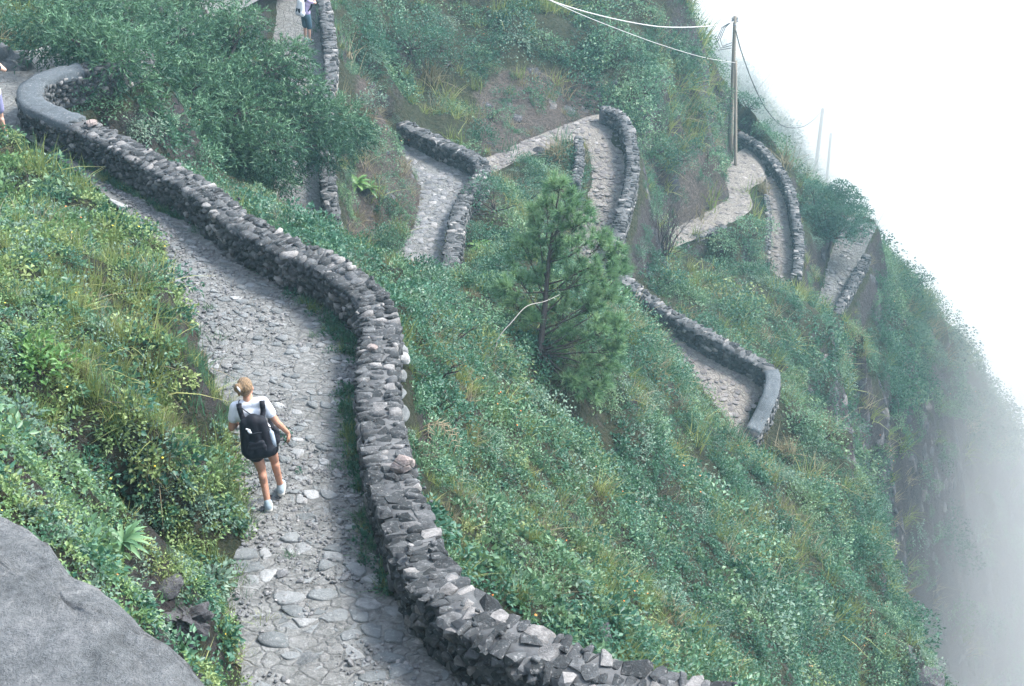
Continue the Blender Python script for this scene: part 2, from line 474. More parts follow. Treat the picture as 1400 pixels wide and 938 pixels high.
pts = [pz(u, v, deeper(z)) for u, v, z in CTRL_Z] + [pd(u, v, D * float(np.interp(D, [24, 38], [1.13, 1.0]))) for u, v, D in CTRL_D] + [np.array(p, float) for p in CTRL_X]
for k, p in PATH.items():
    pts += list(p['c'][::9])
_o = unit(PATH['F']['l'] - PATH['F']['r'])
_e = PATH['F']['l'] + _o * .6 + np.array((0, 0, .22))
pts += list(_e[(PATH['F']['c'][:, 2] > -11.7)][::6])          # the foot of the bank meets the path
PT = np.array(pts)
# drop near-duplicates in plan
keep = []
for i in range(len(PT)):
    if all(np.hypot(*(PT[i, :2] - PT[j, :2])) > 0.35 for j in keep): keep.append(i)
PT = PT[keep]

def _phi(r): return np.sqrt(r * r + 0.35)
_r = np.linalg.norm(PT[:, None, :2] - PT[None, :, :2], axis=2)
_A = _phi(_r) - np.eye(len(PT)) * 0.06
_Pm = np.hstack([np.ones((len(PT), 1)), PT[:, :2]])
_A = np.block([[_A, _Pm], [_Pm.T, np.zeros((3, 3))]])
_W = np.linalg.solve(_A, np.concatenate([PT[:, 2], np.zeros(3)]))

def rbf(X, Y):
    sh = X.shape; x = X.ravel(); y = Y.ravel(); out = np.empty(len(x))
    for i in range(0, len(x), 20000):
        xx, yy = x[i:i + 20000], y[i:i + 20000]
        r = np.hypot(xx[:, None] - PT[None, :, 0], yy[:, None] - PT[None, :, 1])
        out[i:i + 20000] = _phi(r) @ _W[:-3] + _W[-3] + _W[-2] * xx + _W[-1] * yy
    return out.reshape(sh)

CUT = np.vstack([np.hstack([p['c'], p['hw'][:, None]]) for p in PATH.values()] +
                [np.hstack([w['top'] - np.array((0, 0, w['h'])), np.full((len(w['top']), 1), w['t'] * .5)]) for w in WALLS.values()])

def sstep(a, b, x):
    t = np.clip((x - a) / (b - a), 0, 1); return t * t * (3 - 2 * t)

def cut_info(X, Y):
    """distance beyond the edge of the nearest path or wall foot, and its height"""
    sh = X.shape; x = X.ravel(); y = Y.ravel()
    e = np.full(len(x), 99.0); z = np.zeros(len(x))
    near = np.zeros(len(x), bool)
    for i in range(0, len(x), 8000):
        s = slice(i, i + 8000)
        d = np.hypot(x[s][:, None] - CUT[None, :, 0], y[s][:, None] - CUT[None, :, 1]) - CUT[None, :, 3]
        j = d.argmin(1); dm = d[np.arange(len(j)), j]
        w = np.exp(-np.clip((d - dm[:, None]) / 0.12, 0, 40)); w /= w.sum(1)[:, None]
        e[s] = dm; z[s] = (w * CUT[None, :, 2]).sum(1)
    return e.reshape(sh), z.reshape(sh)

_FC = PATH['F']['c'][PATH['F']['c'][:, 2] > -11.95]; _FO = unit(PATH['F']['l'] - PATH['F']['r'])[:len(_FC)]
def bank_side(X, Y):
    x = X.ravel(); y = Y.ravel(); out = np.zeros(len(x))
    for i in range(0, len(x), 20000):
        a, b = x[i:i + 20000], y[i:i + 20000]
        d = np.hypot(a[:, None] - _FC[None, :, 0], b[:, None] - _FC[None, :, 1]); j = d.argmin(1)
        out[i:i + 20000] = (a - _FC[j, 0]) * _FO[j, 0] + (b - _FC[j, 1]) * _FO[j, 1]
    return out.reshape(X.shape)

def terrain(X, Y):
    X = np.asarray(X, float); Y = np.asarray(Y, float)
    z = rbf(X, Y)
    z = z + (fbm(X * .45, Y * .45, 3, 4) - .5) * 1.1 + (fbm(X * 1.7, Y * 1.7, 9, 3) - .5) * 0.35
    gx = (rbf(X + .6, Y) - rbf(X - .6, Y)) / 1.2; gy = (rbf(X, Y + .6) - rbf(X, Y - .6)) / 1.2
    steep = sstep(.9, 2.2, np.hypot(gx, gy)) * sstep(6, 11, np.hypot(X - 12, Y - 67))
    a = (gx * Y - gy * X) / (np.hypot(gx, gy) + .2) * .55           # ribs running down the fall line
    z = z + steep * ((np.abs(fbm(a * .9, z * .10, 71, 4) - .5) * 2) * 2.4 - .8 + (fbm(X * .8 + z * .3, Y * .8 - z * .3, 51, 4) - .5) * 1.6)
    e, pzv = cut_info(X, Y)
    # the bank never dips below the near path on its uphill side
    lo = np.where((e < 2.2) & (pzv > -11.56) & (X < -1.5), bank_side(X, Y), 0.0)
    z = np.where(lo > 0, np.maximum(z, pzv + .08 + .30 * np.clip(e, 0, 1.5) + .12 * (fbm(X * 2, Y * 2, 14, 2) - .5)), z)
    dz = z - pzv
    wid = np.clip(np.abs(dz) * 0.4, 0.35, 1.5)
    w = sstep(0.0, 1.0, (e - 0.02) / wid)
    zz = (pzv - 0.10) * (1 - w) + z * w
    # never rise above the line to the path right at its edge on the valley side
    return zz, e

print('ctrl', len(PT))
# ------------------------------------------------------------------ hillside sheet
def axis(lo, hi, a, b, fine, grow):
    c = list(np.arange(a, b, fine))
    x, s = a, fine
    left = []
    while x > lo: s *= grow; x -= s; left.append(x)
    x, s = c[-1], fine
    while x < hi: s *= grow; x += s; c.append(x)
    return np.array(left[::-1] + c)
GX = axis(-45, 75, -13, 36, .22, 1.12)
GY = axis(-6, 145, 1, 66, .22, 1.10)
XX, YY = np.meshgrid(GX, GY, indexing='ij')
ZZ, EE = terrain(XX, YY)
nx, ny = XX.shape
ii = np.arange(nx * ny).reshape(nx, ny)
quads = np.stack([ii[:-1, :-1], ii[1:, :-1], ii[1:, 1:], ii[:-1, 1:]], -1).reshape(-1, 4)
ground = obj('hillside', fast_mesh('hillside', np.stack([XX, YY, ZZ], -1).reshape(-1, 3), quads, M['terrain'], True))
tag(ground, 'steep green mountainside falling away to the right', kind='structure')

# bilinear lookup on the built sheet
def ground_at(x, y):
    x = np.asarray(x, float); y = np.asarray(y, float)
    i = np.clip(np.searchsorted(GX, x) - 1, 0, nx - 2); j = np.clip(np.searchsorted(GY, y) - 1, 0, ny - 2)
    fx = np.clip((x - GX[i]) / (GX[i + 1] - GX[i]), 0, 1); fy = np.clip((y - GY[j]) / (GY[j + 1] - GY[j]), 0, 1)
    return (ZZ[i, j] * (1 - fx) + ZZ[i + 1, j] * fx) * (1 - fy) + (ZZ[i, j + 1] * (1 - fx) + ZZ[i + 1, j + 1] * fx) * fy

def hit(u, v, Dmin=1.0, Dmax=140.0):
    """first point of the hillside on the ray through a pixel"""
    d = ray(u, v); D = np.linspace(Dmin, Dmax, 1400)
    P = d[None] * D[:, None]
    f = P[:, 2] - ground_at(P[:, 0], P[:, 1])
    k = np.where(f < 0)[0]
    if len(k) == 0: return None
    k = k[0]
    if k == 0: return P[0]
    t = f[k - 1] / (f[k - 1] - f[k] + 1e-9)
    return P[k - 1] * (1 - t) + P[k] * t

# ------------------------------------------------------------------ stone variants
def hull_mesh(name, mat, n=15, flat=1.0, seed=0):
    rr = np.random.default_rng(seed)
    P = rr.normal(size=(n, 3)); P /= np.linalg.norm(P, axis=1)[:, None]
    P = np.sign(P) * np.abs(P) ** 0.5
    P *= 0.5 / np.abs(P).max(0)
    P *= rr.uniform(.82, 1.0, (n, 1))
    P[:, 2] *= flat
    bm = bmesh.new()
    for p in P: bm.verts.new(p)
    r = bmesh.ops.convex_hull(bm, input=bm.verts)
    bmesh.ops.delete(bm, geom=[v for v in bm.verts if not v.link_faces], context='VERTS')
    bmesh.ops.triangulate(bm, faces=bm.faces)
    bmesh.ops.recalc_face_normals(bm, faces=bm.faces)
    me = bpy.data.meshes.new(name); bm.to_mesh(me); bm.free()
    me.materials.append(mat)
    return me
STONES = [hull_mesh('stone', M['wall_stone'], 18, 1.0, 100 + k) for k in range(10)]
def mesh_np(me):
    v = np.empty(len(me.vertices) * 3); me.vertices.foreach_get('co', v)
    f = np.array([p.vertices[:] for p in me.polygons])
    return v.reshape(-1, 3), f
STONE_NP = [mesh_np(m) for m in STONES]

def place_stones(parent, items, nparts, rest_name='rubble', name='stone', mats=None):
    """items: (pos, 3x3 rot*scale, variant, score); biggest in view as parts, the rest joined"""
    items = sorted(items, key=lambda a: -a[3])
    for pos, m, k, sc in items[:nparts]:
        o = bpy.data.objects.new(name, STONES[k])
        M4 = Matrix([list(m[0]) + [pos[0]], list(m[1]) + [pos[1]], list(m[2]) + [pos[2]], [0, 0, 0, 1]])
        link(o, parent); o.matrix_world = M4
    rest = items[nparts:]
    if rest:
        mb = MB()
        for pos, m, k, sc in rest:
            v, f = STONE_NP[k]; mb.add(v @ m.T + pos, f)
        o = mb.build(rest_name, M['wall_stone'], parent)
        tag(o, kind='stuff')

def frame(tan):
    t = np.array((tan[0], tan[1], 0.0)); t /= np.linalg.norm(t) + 1e-9
    n = np.array((-t[1], t[0], 0.0))
    return t, n

def build_wall(key, label, nparts, size=0.2, cap=None, name='stone_wall', depth=0.6):
    w = WALLS[key]; T = w['top']; t, h = w['t'], w['h']
    root = empty(name, (0, 0, 0))
    tag(root, label, 'wall', 'stone parapets along the zigzag path', 'thing')
    L = np.concatenate(([0], np.cumsum(np.linalg.norm(np.diff(T, axis=0), axis=1))))
    tanv = np.gradient(T, axis=0)
    rr = np.random.default_rng(hash(key) % 1000 if False else sum(map(ord, key)))
    # core
    ring = []
    ct = t * .5 - 0.05
    for i in range(len(T)):
        tt, nn = frame(tanv[i])
        for sx, dz in ((-1, -h - depth), (-1, -.025), (1, -.025), (1, -h - depth)):
            ring.append(T[i] + nn * sx * ct + np.array((0, 0, dz)))
    ring = np.array(ring); n = len(T)
    f4 = [(i * 4 + k, i * 4 + k + 1, i * 4 + 5 + k, i * 4 + 4 + k) for i in range(n - 1) for k in range(3)]
    f4 += [(0, 3, 2, 1), ((n - 1) * 4, (n - 1) * 4 + 1, (n - 1) * 4 + 2, (n - 1) * 4 + 3)]
    obj('mortar_core', fast_mesh('mortar_core', ring, np.array(f4), M['mortar']), root)
    def at(s):
        p = np.array([np.interp(s, L, T[:, k]) for k in range(3)])
        tg = np.array([np.interp(s, L, tanv[:, k]) for k in range(3)])
        return p, tg
    capr = cap or (9e9, 9e9)
    items = []
    def add(pos, tt, nn, dims, jit, side):
        up = np.array((0, 0, 1.0))
        B = np.stack([tt, nn, up], 1)
        e = np.array(Euler((rr.normal(0, jit), rr.normal(0, jit), rr.normal(0, jit * (2.0 if side == 0 else .8)))).to_matrix())
        m = B @ e @ np.diag(dims)
        u, v, D = project(pos)
        vis = 1.0
        toC = -pos / np.linalg.norm(pos)
        nrm = up if side == 0 else nn * side
        fc = float(np.dot(nrm, toC))
        if side != 0 and fc < 0.05: vis = 0.12
        if not (-20 < u[0] < 1420 and -20 < v[0] < 958): vis *= 0.05
        items.append((pos, m, int(rr.integers(len(STONES))), vis * FPX / max(D[0], 1) * (dims[0] * dims[1] * dims[2]) ** (1 / 3)))
    # top stones: rows across, uneven
    lanes = max(2, round(t / size * .95))
    for ln in range(lanes):
        s = rr.uniform(0, size)
        while s < L[-1]:
            l = size * rr.choice([.6, .8, 1.0, 1.4, 1.9], p=[.28, .26, .22, .15, .09]) * rr.uniform(.9, 1.1)
            if not (capr[0] < s < capr[1]):
                p, tg = at(s + l / 2); tt, nn = frame(tg)
                wv = t / lanes * rr.uniform(.9, 1.5)
                hh = size * rr.uniform(.5, .95)
                off = (ln - (lanes - 1) / 2) * t / lanes + rr.normal(0, .02)
                off = float(np.clip(off, -t / 2 + wv * .38, t / 2 - wv * .38))
                zz = -hh * .5 + rr.uniform(-.012, .028)
                add(p + nn * off + np.array((0, 0, zz)), tt, nn, (l * 1.1, wv * 1.05, hh), .10, 0)
                if rr.random() < .22:      # small fill stones on top
                    q = size * rr.uniform(.25, .5)
                    add(p + nn * (off + rr.normal(0, .06)) + tt * rr.normal(0, .08) + np.array((0, 0, zz + hh * .5)), tt, nn, (q * 1.3, q, q * .8), .3, 0)
            s += l * .93
    # faces
    for side in (-1, 1):
        zc = -size * .45
        while zc > -h - (0.05 if side else 0):
            ch = size * rr.uniform(.55, .85)
            s = rr.uniform(0, size)
            while s < L[-1]:
                l = size * rr.uniform(.7, 1.5)
                p, tg = at(s + l / 2); tt, nn = frame(tg)
                add(p + nn * side * (t / 2 - .075 + rr.normal(0, .012)) + np.array((0, 0, zc - ch / 2 + rr.normal(0, .02))), tt, nn,
                    (l * 1.05, .2 * rr.uniform(.8, 1.2), ch * 1.12), .1, side)
                s += l * .95
            zc -= ch * .92
    if cap:
        s = np.arange(capr[0], capr[1], .15); V = []
        for a in s:
            p, tg = at(a); tt, nn = frame(tg)
            for o_, dz in ((-1.0, -.12), (-.98, .02), (-.5, .032), (0, .034), (.5, .032), (.98, .02), (1.0, -.12)):
                V.append(p + nn * o_ * t * .46 + np.array((0, 0, dz + rr.normal(0, .014)) + tt * rr.normal(0, .02) + nn * rr.normal(0, .008)))
        m7 = 7
        f4 = [(i * m7 + k, i * m7 + k + 1, i * m7 + m7 + 1 + k, i * m7 + m7 + k) for i in range(len(s) - 1) for k in range(m7 - 1)]
        e_ = (len(s) - 1) * m7
        fe = [tuple(range(m7)), tuple(e_ + k for k in range(m7))]
        obj('cement_cap', fast_mesh('cement_cap', np.array(V), [np.array(f4), np.array(fe)], M['cement'], False), root)
    place_stones(root, items, nparts)
    return root

uF, vF, _ = project(WALLS['F']['top'])
LF = np.concatenate(([0], np.cumsum(np.linalg.norm(np.diff(WALLS['F']['top'], axis=0), axis=1))))
capF = LF[np.where((uF < 112))[0]]
build_wall('F', 'long dark rubble parapet curving past the woman, capped with cement at its far bend', 300, 0.14, (capF.min() - .01, capF.max()))
build_wall('A', 'rubble stone wall beside the walker in grey shorts at the top', 90, 0.19)
build_wall('B', 'bent rubble wall around a path corner between the feathery tree and the pine', 110, 0.2)
build_wall('C', 'curved stone parapet on the outside of the hairpin above the pine', 90, 0.2)
uD, vD, _ = project(WALLS['D']['top'])
LD = np.concatenate(([0], np.cumsum(np.linalg.norm(np.diff(WALLS['D']['top'], axis=0), axis=1))))
kD = LD[np.where(vD > 506)[0]]
build_wall('D', 'straight dark stone parapet ending in a smooth grey capped corner', 80, 0.2, (kD.min(), kD.max() + .01))
build_wall('E', 'curved stone parapet below the nearer utility pole', 40, 0.22)
build_wall('G', 'short stone parapet of the lowest path below the round tree', 20, 0.22)

# ------------------------------------------------------------------ paths
def build_path(key, label, name='path', mat='path'):
    p = PATH[key]; c, l, r = p['c'], p['l'], p['r']
    n = len(c); K = 13
    w = np.linspace(-.34 if key == 'F' else -.16, 1.30 if key == 'F' else 1.12, K)
    V = l[:, None, :] * (1 - w)[None, :, None] + r[:, None, :] * w[None, :, None]
    x, y = V[..., 0], V[..., 1]
    V[..., 2] += (fbm(x * 2.2, y * 2.2, 31, 4) - .5) * .09 - .012 * np.minimum(np.abs(w[None, :] - .5) * 2, 1.1) ** 4
    idx = np.arange(n * K).reshape(n, K)
    q = np.stack([idx[:-1, :-1], idx[:-1, 1:], idx[1:, 1:], idx[1:, :-1]], -1).reshape(-1, 4)
    o = obj(name, fast_mesh(name, V.reshape(-1, 3), q, M[mat], True))
    tag(o, label, kind='structure')
    return o
FAR_PATHS = {}
pathF = build_path('F', 'cobbled mule path running past the woman and round the tree')
FAR_PATHS['B'] = build_path('B', 'gravel path turning the corner inside the bent rubble wall')
FAR_PATHS['C'] = build_path('C', 'pale hairpin path above the pine', mat='path_pale')
FAR_PATHS['D'] = build_path('D', 'cobbled path behind the dark straight parapet', mat='path_pale')
FAR_PATHS['E'] = build_path('E', 'pale looping path below the utility pole', mat='path_pale')
FAR_PATHS['G'] = build_path('G', 'lowest stretch of path below the round tree')
# ------------------------------------------------------------------ people
def capsule(mb, a, b, ra, rb, seg=14, rings=5):
    a = np.array(a, float); b = np.array(b, float); d = b - a; L = np.linalg.norm(d); d = d / (L + 1e-9)
    ref = np.array((1.0, 0, 0)) if abs(d[0]) < .8 else np.array((0, 1.0, 0))
    x = np.cross(d, ref); x /= np.linalg.norm(x); y = np.cross(d, x)
    prof = []
    for k in range(rings + 1):
        t = -math.pi / 2 + math.pi / 2 * k / rings; prof.append((a + d * math.sin(t) * ra, math.cos(t) * ra))
    for k in range(rings + 1):
        t = math.pi / 2 * k / rings; prof.append((b + d * math.sin(t) * rb, math.cos(t) * rb))
    ang = np.arange(seg) * 2 * math.pi / seg
    V = np.concatenate([c + max(r, 1e-4) * (np.cos(ang)[:, None] * x + np.sin(ang)[:, None] * y) for c, r in prof])
    n = len(prof)
    F = [(i * seg + k, i * seg + (k + 1) % seg, (i + 1) * seg + (k + 1) % seg, (i + 1) * seg + k) for i in range(n - 1) for k in range(seg)]
    V = np.concatenate([V, [prof[0][0], prof[-1][0]]])
    f3 = []
    for k in range(seg): f3.append((len(V) - 2, (k + 1) % seg, k)); f3.append((len(V) - 1, (n - 1) * seg + k, (n - 1) * seg + (k + 1) % seg))
    mb.add(V, f3, F)
def ellipsoid(mb, c, r, rot=(0, 0, 0), seg=18, rings=12):
    th = np.linspace(0, math.pi, rings + 1); ph = np.arange(seg) * 2 * math.pi / seg
    V = np.array([(math.sin(t) * math.cos(p), math.sin(t) * math.sin(p), math.cos(t)) for t in th for p in ph]) * np.array(r)
    V = V @ np.array(Euler(rot).to_matrix()).T + np.array(c)
    F = [(i * seg + k, (i + 1) * seg + k, (i + 1) * seg + (k + 1) % seg, i * seg + (k + 1) % seg) for i in range(rings) for k in range(seg)]
    mb.add(V, None, F)
def fuse(mb, name, mat, parent, voxel=.008, smooth=6):
    """weld overlapping shapes into one continuous skin"""
    o = bpy.data.objects.new(name, mb.mesh(name, mat)); COL.objects.link(o)
    r = o.modifiers.new('r', 'REMESH'); r.mode = 'VOXEL'; r.voxel_size = voxel
    s = o.modifiers.new('s', 'SMOOTH'); s.iterations = smooth; s.factor = .5
    dg = bpy.context.evaluated_depsgraph_get()
    me = bpy.data.meshes.new_from_object(o.evaluated_get(dg))
    bpy.data.objects.remove(o)
    for p in me.polygons: p.use_smooth = True
    me.materials.clear(); me.materials.append(mat)
    me.name = name
    return obj(name, me, parent)
def hand(mb, wrist, direction, palm_n, side, curl=.5, s=1.0):
    d = unit(np.array(direction, float)); n = unit(np.array(palm_n, float)); n = unit(n - d * (n @ d)); w = np.cross(d, n) * side
    wr = np.array(wrist, float)
    for k in range(4):
        f = (k - 1.5) * .020 * s
        base = wr + d * .085 * s + w * f
        capsule(mb, wr + w * f * .6 + d * .01, base, .016 * s, .0125 * s, 8, 3)
        L = (.062, .072, .067, .052)[k] * s
        c1 = unit(d * math.cos(curl * .6) + n * math.sin(curl * .6)); c2 = unit(d * math.cos(curl * 1.6) + n * math.sin(curl * 1.6))
        m = base + c1 * L * .5
        capsule(mb, base, m, .0105 * s, .0095 * s, 8, 3); capsule(mb, m, m + c2 * L * .5, .0095 * s, .008 * s, 8, 3)
    tb = wr + d * .03 * s - w * .028 * s; tm = tb + unit(d * .7 - w * .6 + n * .3) * .04 * s
    capsule(mb, tb, tm, .013 * s, .0105 * s, 8, 3); capsule(mb, tm, tm + unit(d * .9 - w * .1 + n * .4) * .032 * s, .0105 * s, .009 * s, 8, 3)

def mat_cloth(name, col, rough=.85): return mat_plain(name, col, rough, .15, .12, 90, .15)
M['skin'] = mat_plain('tanned_skin', (.42, .22, .145), .55, .3, .08, 20)
M['skin_light'] = mat_plain('light_skin', (.52, .31, .23), .55, .3, .08, 20)
def mat_hair(name, dark, light):
    t = NT(name); mp = t.node('ShaderNodeMapping'); t.con(t.objc(), mp.inputs[0]); mp.inputs['Scale'].default_value = (1, 1, .22)
    f = t.noise(85, 5, .65, mp.outputs[0], .6)
    t.bsdf(t.ramp(f, [(.3, dark), (.7, light)]), .45, t.bump(f, .9, .02), .4); return t.m
M['hair_blond'] = mat_hair('blond_hair', (.06, .037, .02), (.33, .215, .11))
M['hair_brown'] = mat_plain('brown_hair', (.12, .075, .045), .5, .4, .4, 60, .4)
M['tee'] = mat_plain('white_tee', (.60, .62, .66), .85, .15, .10, 13, 1.0)
M['black'] = mat_cloth('black_nylon', (.010, .011, .016), .65)
M['black2'] = mat_cloth('black_webbing', (.017, .018, .024), .7)
M['shoe'] = mat_cloth('blue_grey_shoe', (.30, .37, .41))
M['sole'] = mat_cloth('shoe_sole', (.46, .46, .42))
M['lilac'] = mat_cloth('lilac_top', (.42, .34, .50))
M['teal'] = mat_cloth('teal_shorts', (.055, .10, .13))
M['offwhite'] = mat_cloth('off_white_nylon', (.55, .56, .56))
M['navy'] = mat_cloth('navy_top', (.03, .05, .085))
M['lavender'] = mat_cloth('lavender_shorts', (.22, .22, .36))

def person(base, rz, J, label, skin, top, shorts, hair, shoe, voxel, sleeve=.5, short_len=.55, bun=False, scale=1.0):
    root = empty('person', base, rz); tag(root, label, 'person'); root.scale = (scale,) * 3
    mb = MB()
    j = {k: np.array(v, float) for k, v in J.items()}
    hd = j['head']; fw = unit(j['face'])
    # torso
    capsule(mb, j['pelvis'] + (.055, 0, 0), j['pelvis'] + (-.055, 0, 0), .115, .115)
    capsule(mb, j['pelvis'], j['waist'], .12, .105); capsule(mb, j['waist'], j['chest'], .105, .12)
    capsule(mb, j['chest'] + (.06, 0, .02), j['chest'] + (-.06, 0, .02), .105, .105)
    capsule(mb, j['shR'] + (-.03, 0, 0), j['shL'] + (.03, 0, 0), .055, .055)
    capsule(mb, (j['shR'] + j['shL']) / 2, hd - (0, 0, .08), .062, .05)
    # head
    ellipsoid(mb, hd + (0, 0, .010), (.075, .092, .106)); ellipsoid(mb, hd + fw * .035 - (0, 0, .055), (.058, .062, .062))
    capsule(mb, hd + fw * .092 + (0, 0, .01), hd + fw * .112 - (0, 0, .022), .010, .014, 8, 3)
    capsule(mb, hd + fw * .088 - (.022, 0, .062), hd + fw * .088 + (.022, 0, -.062), .009, .009, 8, 3)
    sdv = np.cross(fw, (0, 0, 1)); sdv /= np.linalg.norm(sdv)
    for s in (-1, 1): ellipsoid(mb, hd + sdv * s * .077 - (0, 0, .008), (.012, .02, .03))
    for s in 'RL':
        sg = 1 if s == 'R' else -1
        capsule(mb, j['sh' + s], j['el' + s], .05, .038); capsule(mb, j['el' + s], j['wr' + s], .037, .026)
        mid = j['el' + s] * .7 + j['wr' + s] * .3; ellipsoid(mb, mid, (.036, .036, .045))
        hand(mb, j['wr' + s], j['hand' + s], j['palm' + s], sg, J.get('curl', .5))
        capsule(mb, j['hip' + s], j['kn' + s], .082, .055); capsule(mb, j['kn' + s], j['an' + s], .05, .036)
        c = j['kn' + s] * .68 + j['an' + s] * .32 - np.array((0, .018, 0)); capsule(mb, c + (0, 0, .05), c - (0, 0, .05), .048, .042)
        capsule(mb, j['an' + s], j['an' + s] + j['toe' + s] * .08 - (0, 0, .04), .036, .034)
    fuse(mb, 'body', skin, root, voxel)
    # clothes
    mb = MB()
    capsule(mb, j['waist'] * .5 + j['pelvis'] * .5 + (0.05, 0, 0), j['waist'] * .5 + j['pelvis'] * .5 - (.05, 0, 0), .125, .125)
    capsule(mb, j['waist'], j['chest'], .125, .14); capsule(mb, j['chest'] + (.07, 0, .02), j['chest'] + (-.07, 0, .02), .122, .122)
    capsule(mb, j['shR'] + (-.03, 0, 0), j['shL'] + (.03, 0, 0), .068, .068)
    lo = j['pelvis'] + (0, 0, .03); ellipsoid(mb, lo, (.168, .132, .09))
    for s in 'RL':
        e = j['sh' + s] + (j['el' + s] - j['sh' + s]) * sleeve; capsule(mb, j['sh' + s], e, .066, .062)
    fuse(mb, 'top', top, root, voxel * 1.4, 4)
    mb = MB()
    ellipsoid(mb, j['pelvis'], (.172, .14, .12)); capsule(mb, j['pelvis'] + (.06, -.02, -.04), j['pelvis'] + (-.06, -.02, -.04), .125, .125)
    for s in 'RL':
        e = j['hip' + s] + (j['kn' + s] - j['hip' + s]) * short_len; capsule(mb, j['hip' + s], e, .108, .096)
    fuse(mb, 'shorts', shorts, root, voxel * 1.4, 4)
    for s in 'RL':
        t = unit(j['toe' + s]); a = j['an' + s]
        mb = MB(); fl = a + (0, 0, -.055)
        capsule(mb, fl - t * .035, fl + t * .12, .042, .038); capsule(mb, fl - t * .03 + (0, 0, .02), a + (0, 0, .01), .043, .042)
        sh = fuse(mb, 'shoe', shoe, root, voxel, 3)
        mb = MB(); b = fl + (0, 0, -.03)
        capsule(mb, b - t * .04, b + t * .128, .043, .040); 
        me = fuse(mb, 'sole', M['sole'], sh, voxel * 1.2, 3); me.scale = (1, 1, 1)
    # hair
    mb = MB()
    bk = -fw
    ellipsoid(mb, hd + bk * .018 + (0, 0, .028), (.086, .102, .100)); ellipsoid(mb, hd + bk * .05 - (0, 0, .03), (.066, .052, .06))
    if bun is not False:
        bp_ = hd + bk * .085 + np.array(bun)
        ellipsoid(mb, bp_, (.05, .05, .055)); capsule(mb, bp_, bp_ + bk * .02 - np.array((0, 0, .09)), .03, .012)
        for k in range(6):
            a = RNG.normal(0, .03, 3); capsule(mb, hd + bk * .07 + a, bp_ + a * .8 + np.array((0, 0, .02)), .014, .010, 8, 3)
    hr = fuse(mb, 'hair', hair, root, max(.006, voxel), 2)
    if bun is not False:
        m = MB(); q = bp_ + bk * .05; m.tube(np.array([q + (.01, 0, .035), q + (.025, -.005, 0), q + (.03, 0, -.035)]), np.array((.006, .012, .006)), 8); m.build('hair_clip', M['tee'], hr, True)
    return root

def backpack(base, rz, zt, zb, w, d, yoff, mats, label, strap_to, bottle=True, extra=None, tilt=-.18, scale=1.0):
    root = empty('backpack', base, rz); root.scale = (scale,) * 3; tag(root, label, 'backpack')
    T = np.array(Euler((tilt, 0, 0)).to_matrix()); h = zt - zb; c0 = np.array((0, yoff, (zt + zb) / 2))
    def tr(p): return (np.array(p, float) @ T.T) + c0
    mb = MB()
    for x in (-1, 1):
        capsule(mb, tr((x * (w / 2 - d * .42), -d * .05, -h * .30)), tr((x * (w / 2 - d * .55), 0, h * .32)), d * .46, d * .40)
    capsule(mb, tr((-w * .2, -d * .06, -h * .33)), tr((w * .26, -d * .06, -h * .33)), d * .52, d * .52)
    capsule(mb, tr((0, -d * .08, -h * .3)), tr((0, 0, h * .36)), d * .56, d * .46)
    fuse(mb, 'bag', mats[0], root, .012, 5)
    mb = MB(); capsule(mb, tr((-w * .22, -d * .42, -h * .27)), tr((w * .22, -d * .42, -h * .27)), d * .17, d * .17); capsule(mb, tr((-w * .2, -d * .44, -h * .18)), tr((w * .2, -d * .44, -h * .18)), d * .17, d * .17)
    capsule(mb, tr((-w * .17, -d * .44, -h * .08)), tr((w * .17, -d * .44, -h * .08)), d * .16, d * .16); fuse(mb, 'front_pocket', mats[1], root, .01, 5)
    for s in (-1, 1):
        P = [tr((s * w * .28, d * .25, h * .36)), tr((s * w * .33, d * .5, h * .5)) , np.array((s * .125, yoff + d * .5 + .07, strap_to + .055)), np.array((s * .13, yoff + d * .5 + .22, strap_to - .02)), np.array((s * .15, yoff + d * .5 + .25, strap_to - .2)), np.array((s * .165, yoff + d * .5 + .06, zb + .12))]
        P = resample(np.array(P), .03); m = MB(); tg = unit(np.gradient(P, axis=0)); sx = unit(np.cross(tg, np.array((0, -1.0, .8)))); nn = np.cross(sx, tg)
        V = np.concatenate([np.stack([P - sx * .028 - nn * .008, P + sx * .028 - nn * .008, P + sx * .028 + nn * .008, P - sx * .028 + nn * .008], 1).reshape(-1, 3)])
        k = len(P); F = [(i * 4 + a, i * 4 + (a + 1) % 4, i * 4 + 4 + (a + 1) % 4, i * 4 + 4 + a) for i in range(k - 1) for a in range(4)] + [(0, 1, 2, 3), (k * 4 - 4, k * 4 - 3, k * 4 - 2, k * 4 - 1)]
        m.add(V, None, F); m.build('shoulder_strap', mats[1], root)
    m = MB(); m.tube(np.array([tr((-.04, 0, h * .42)), tr((-.03, -.01, h * .52)), tr((.03, -.01, h * .52)), tr((.04, 0, h * .42))]), .009, 6); m.build('handle', mats[1], root)
    if bottle:
        m = MB(); a = tr((w * .47, -d * .1, -h * .3)); b_ = tr((w * .47, -d * .1, h * .05)); m.tube(np.array([a, a * .5 + b_ * .5, b_, b_ + (0, 0, .025)]), np.array((.034, .034, .030, .015)), 10); bt = m.build('bottle', M['bottle'], root, True)
    if extra: extra(root, tr, w, d, h)
    return root
M['bottle'] = mat_plain('clear_bottle', (.30, .36, .42), .2, .5, .1, 8)
M['white_tag'] = mat_plain('white_tag', (.7, .72, .75), .6, .2, .05, 20)

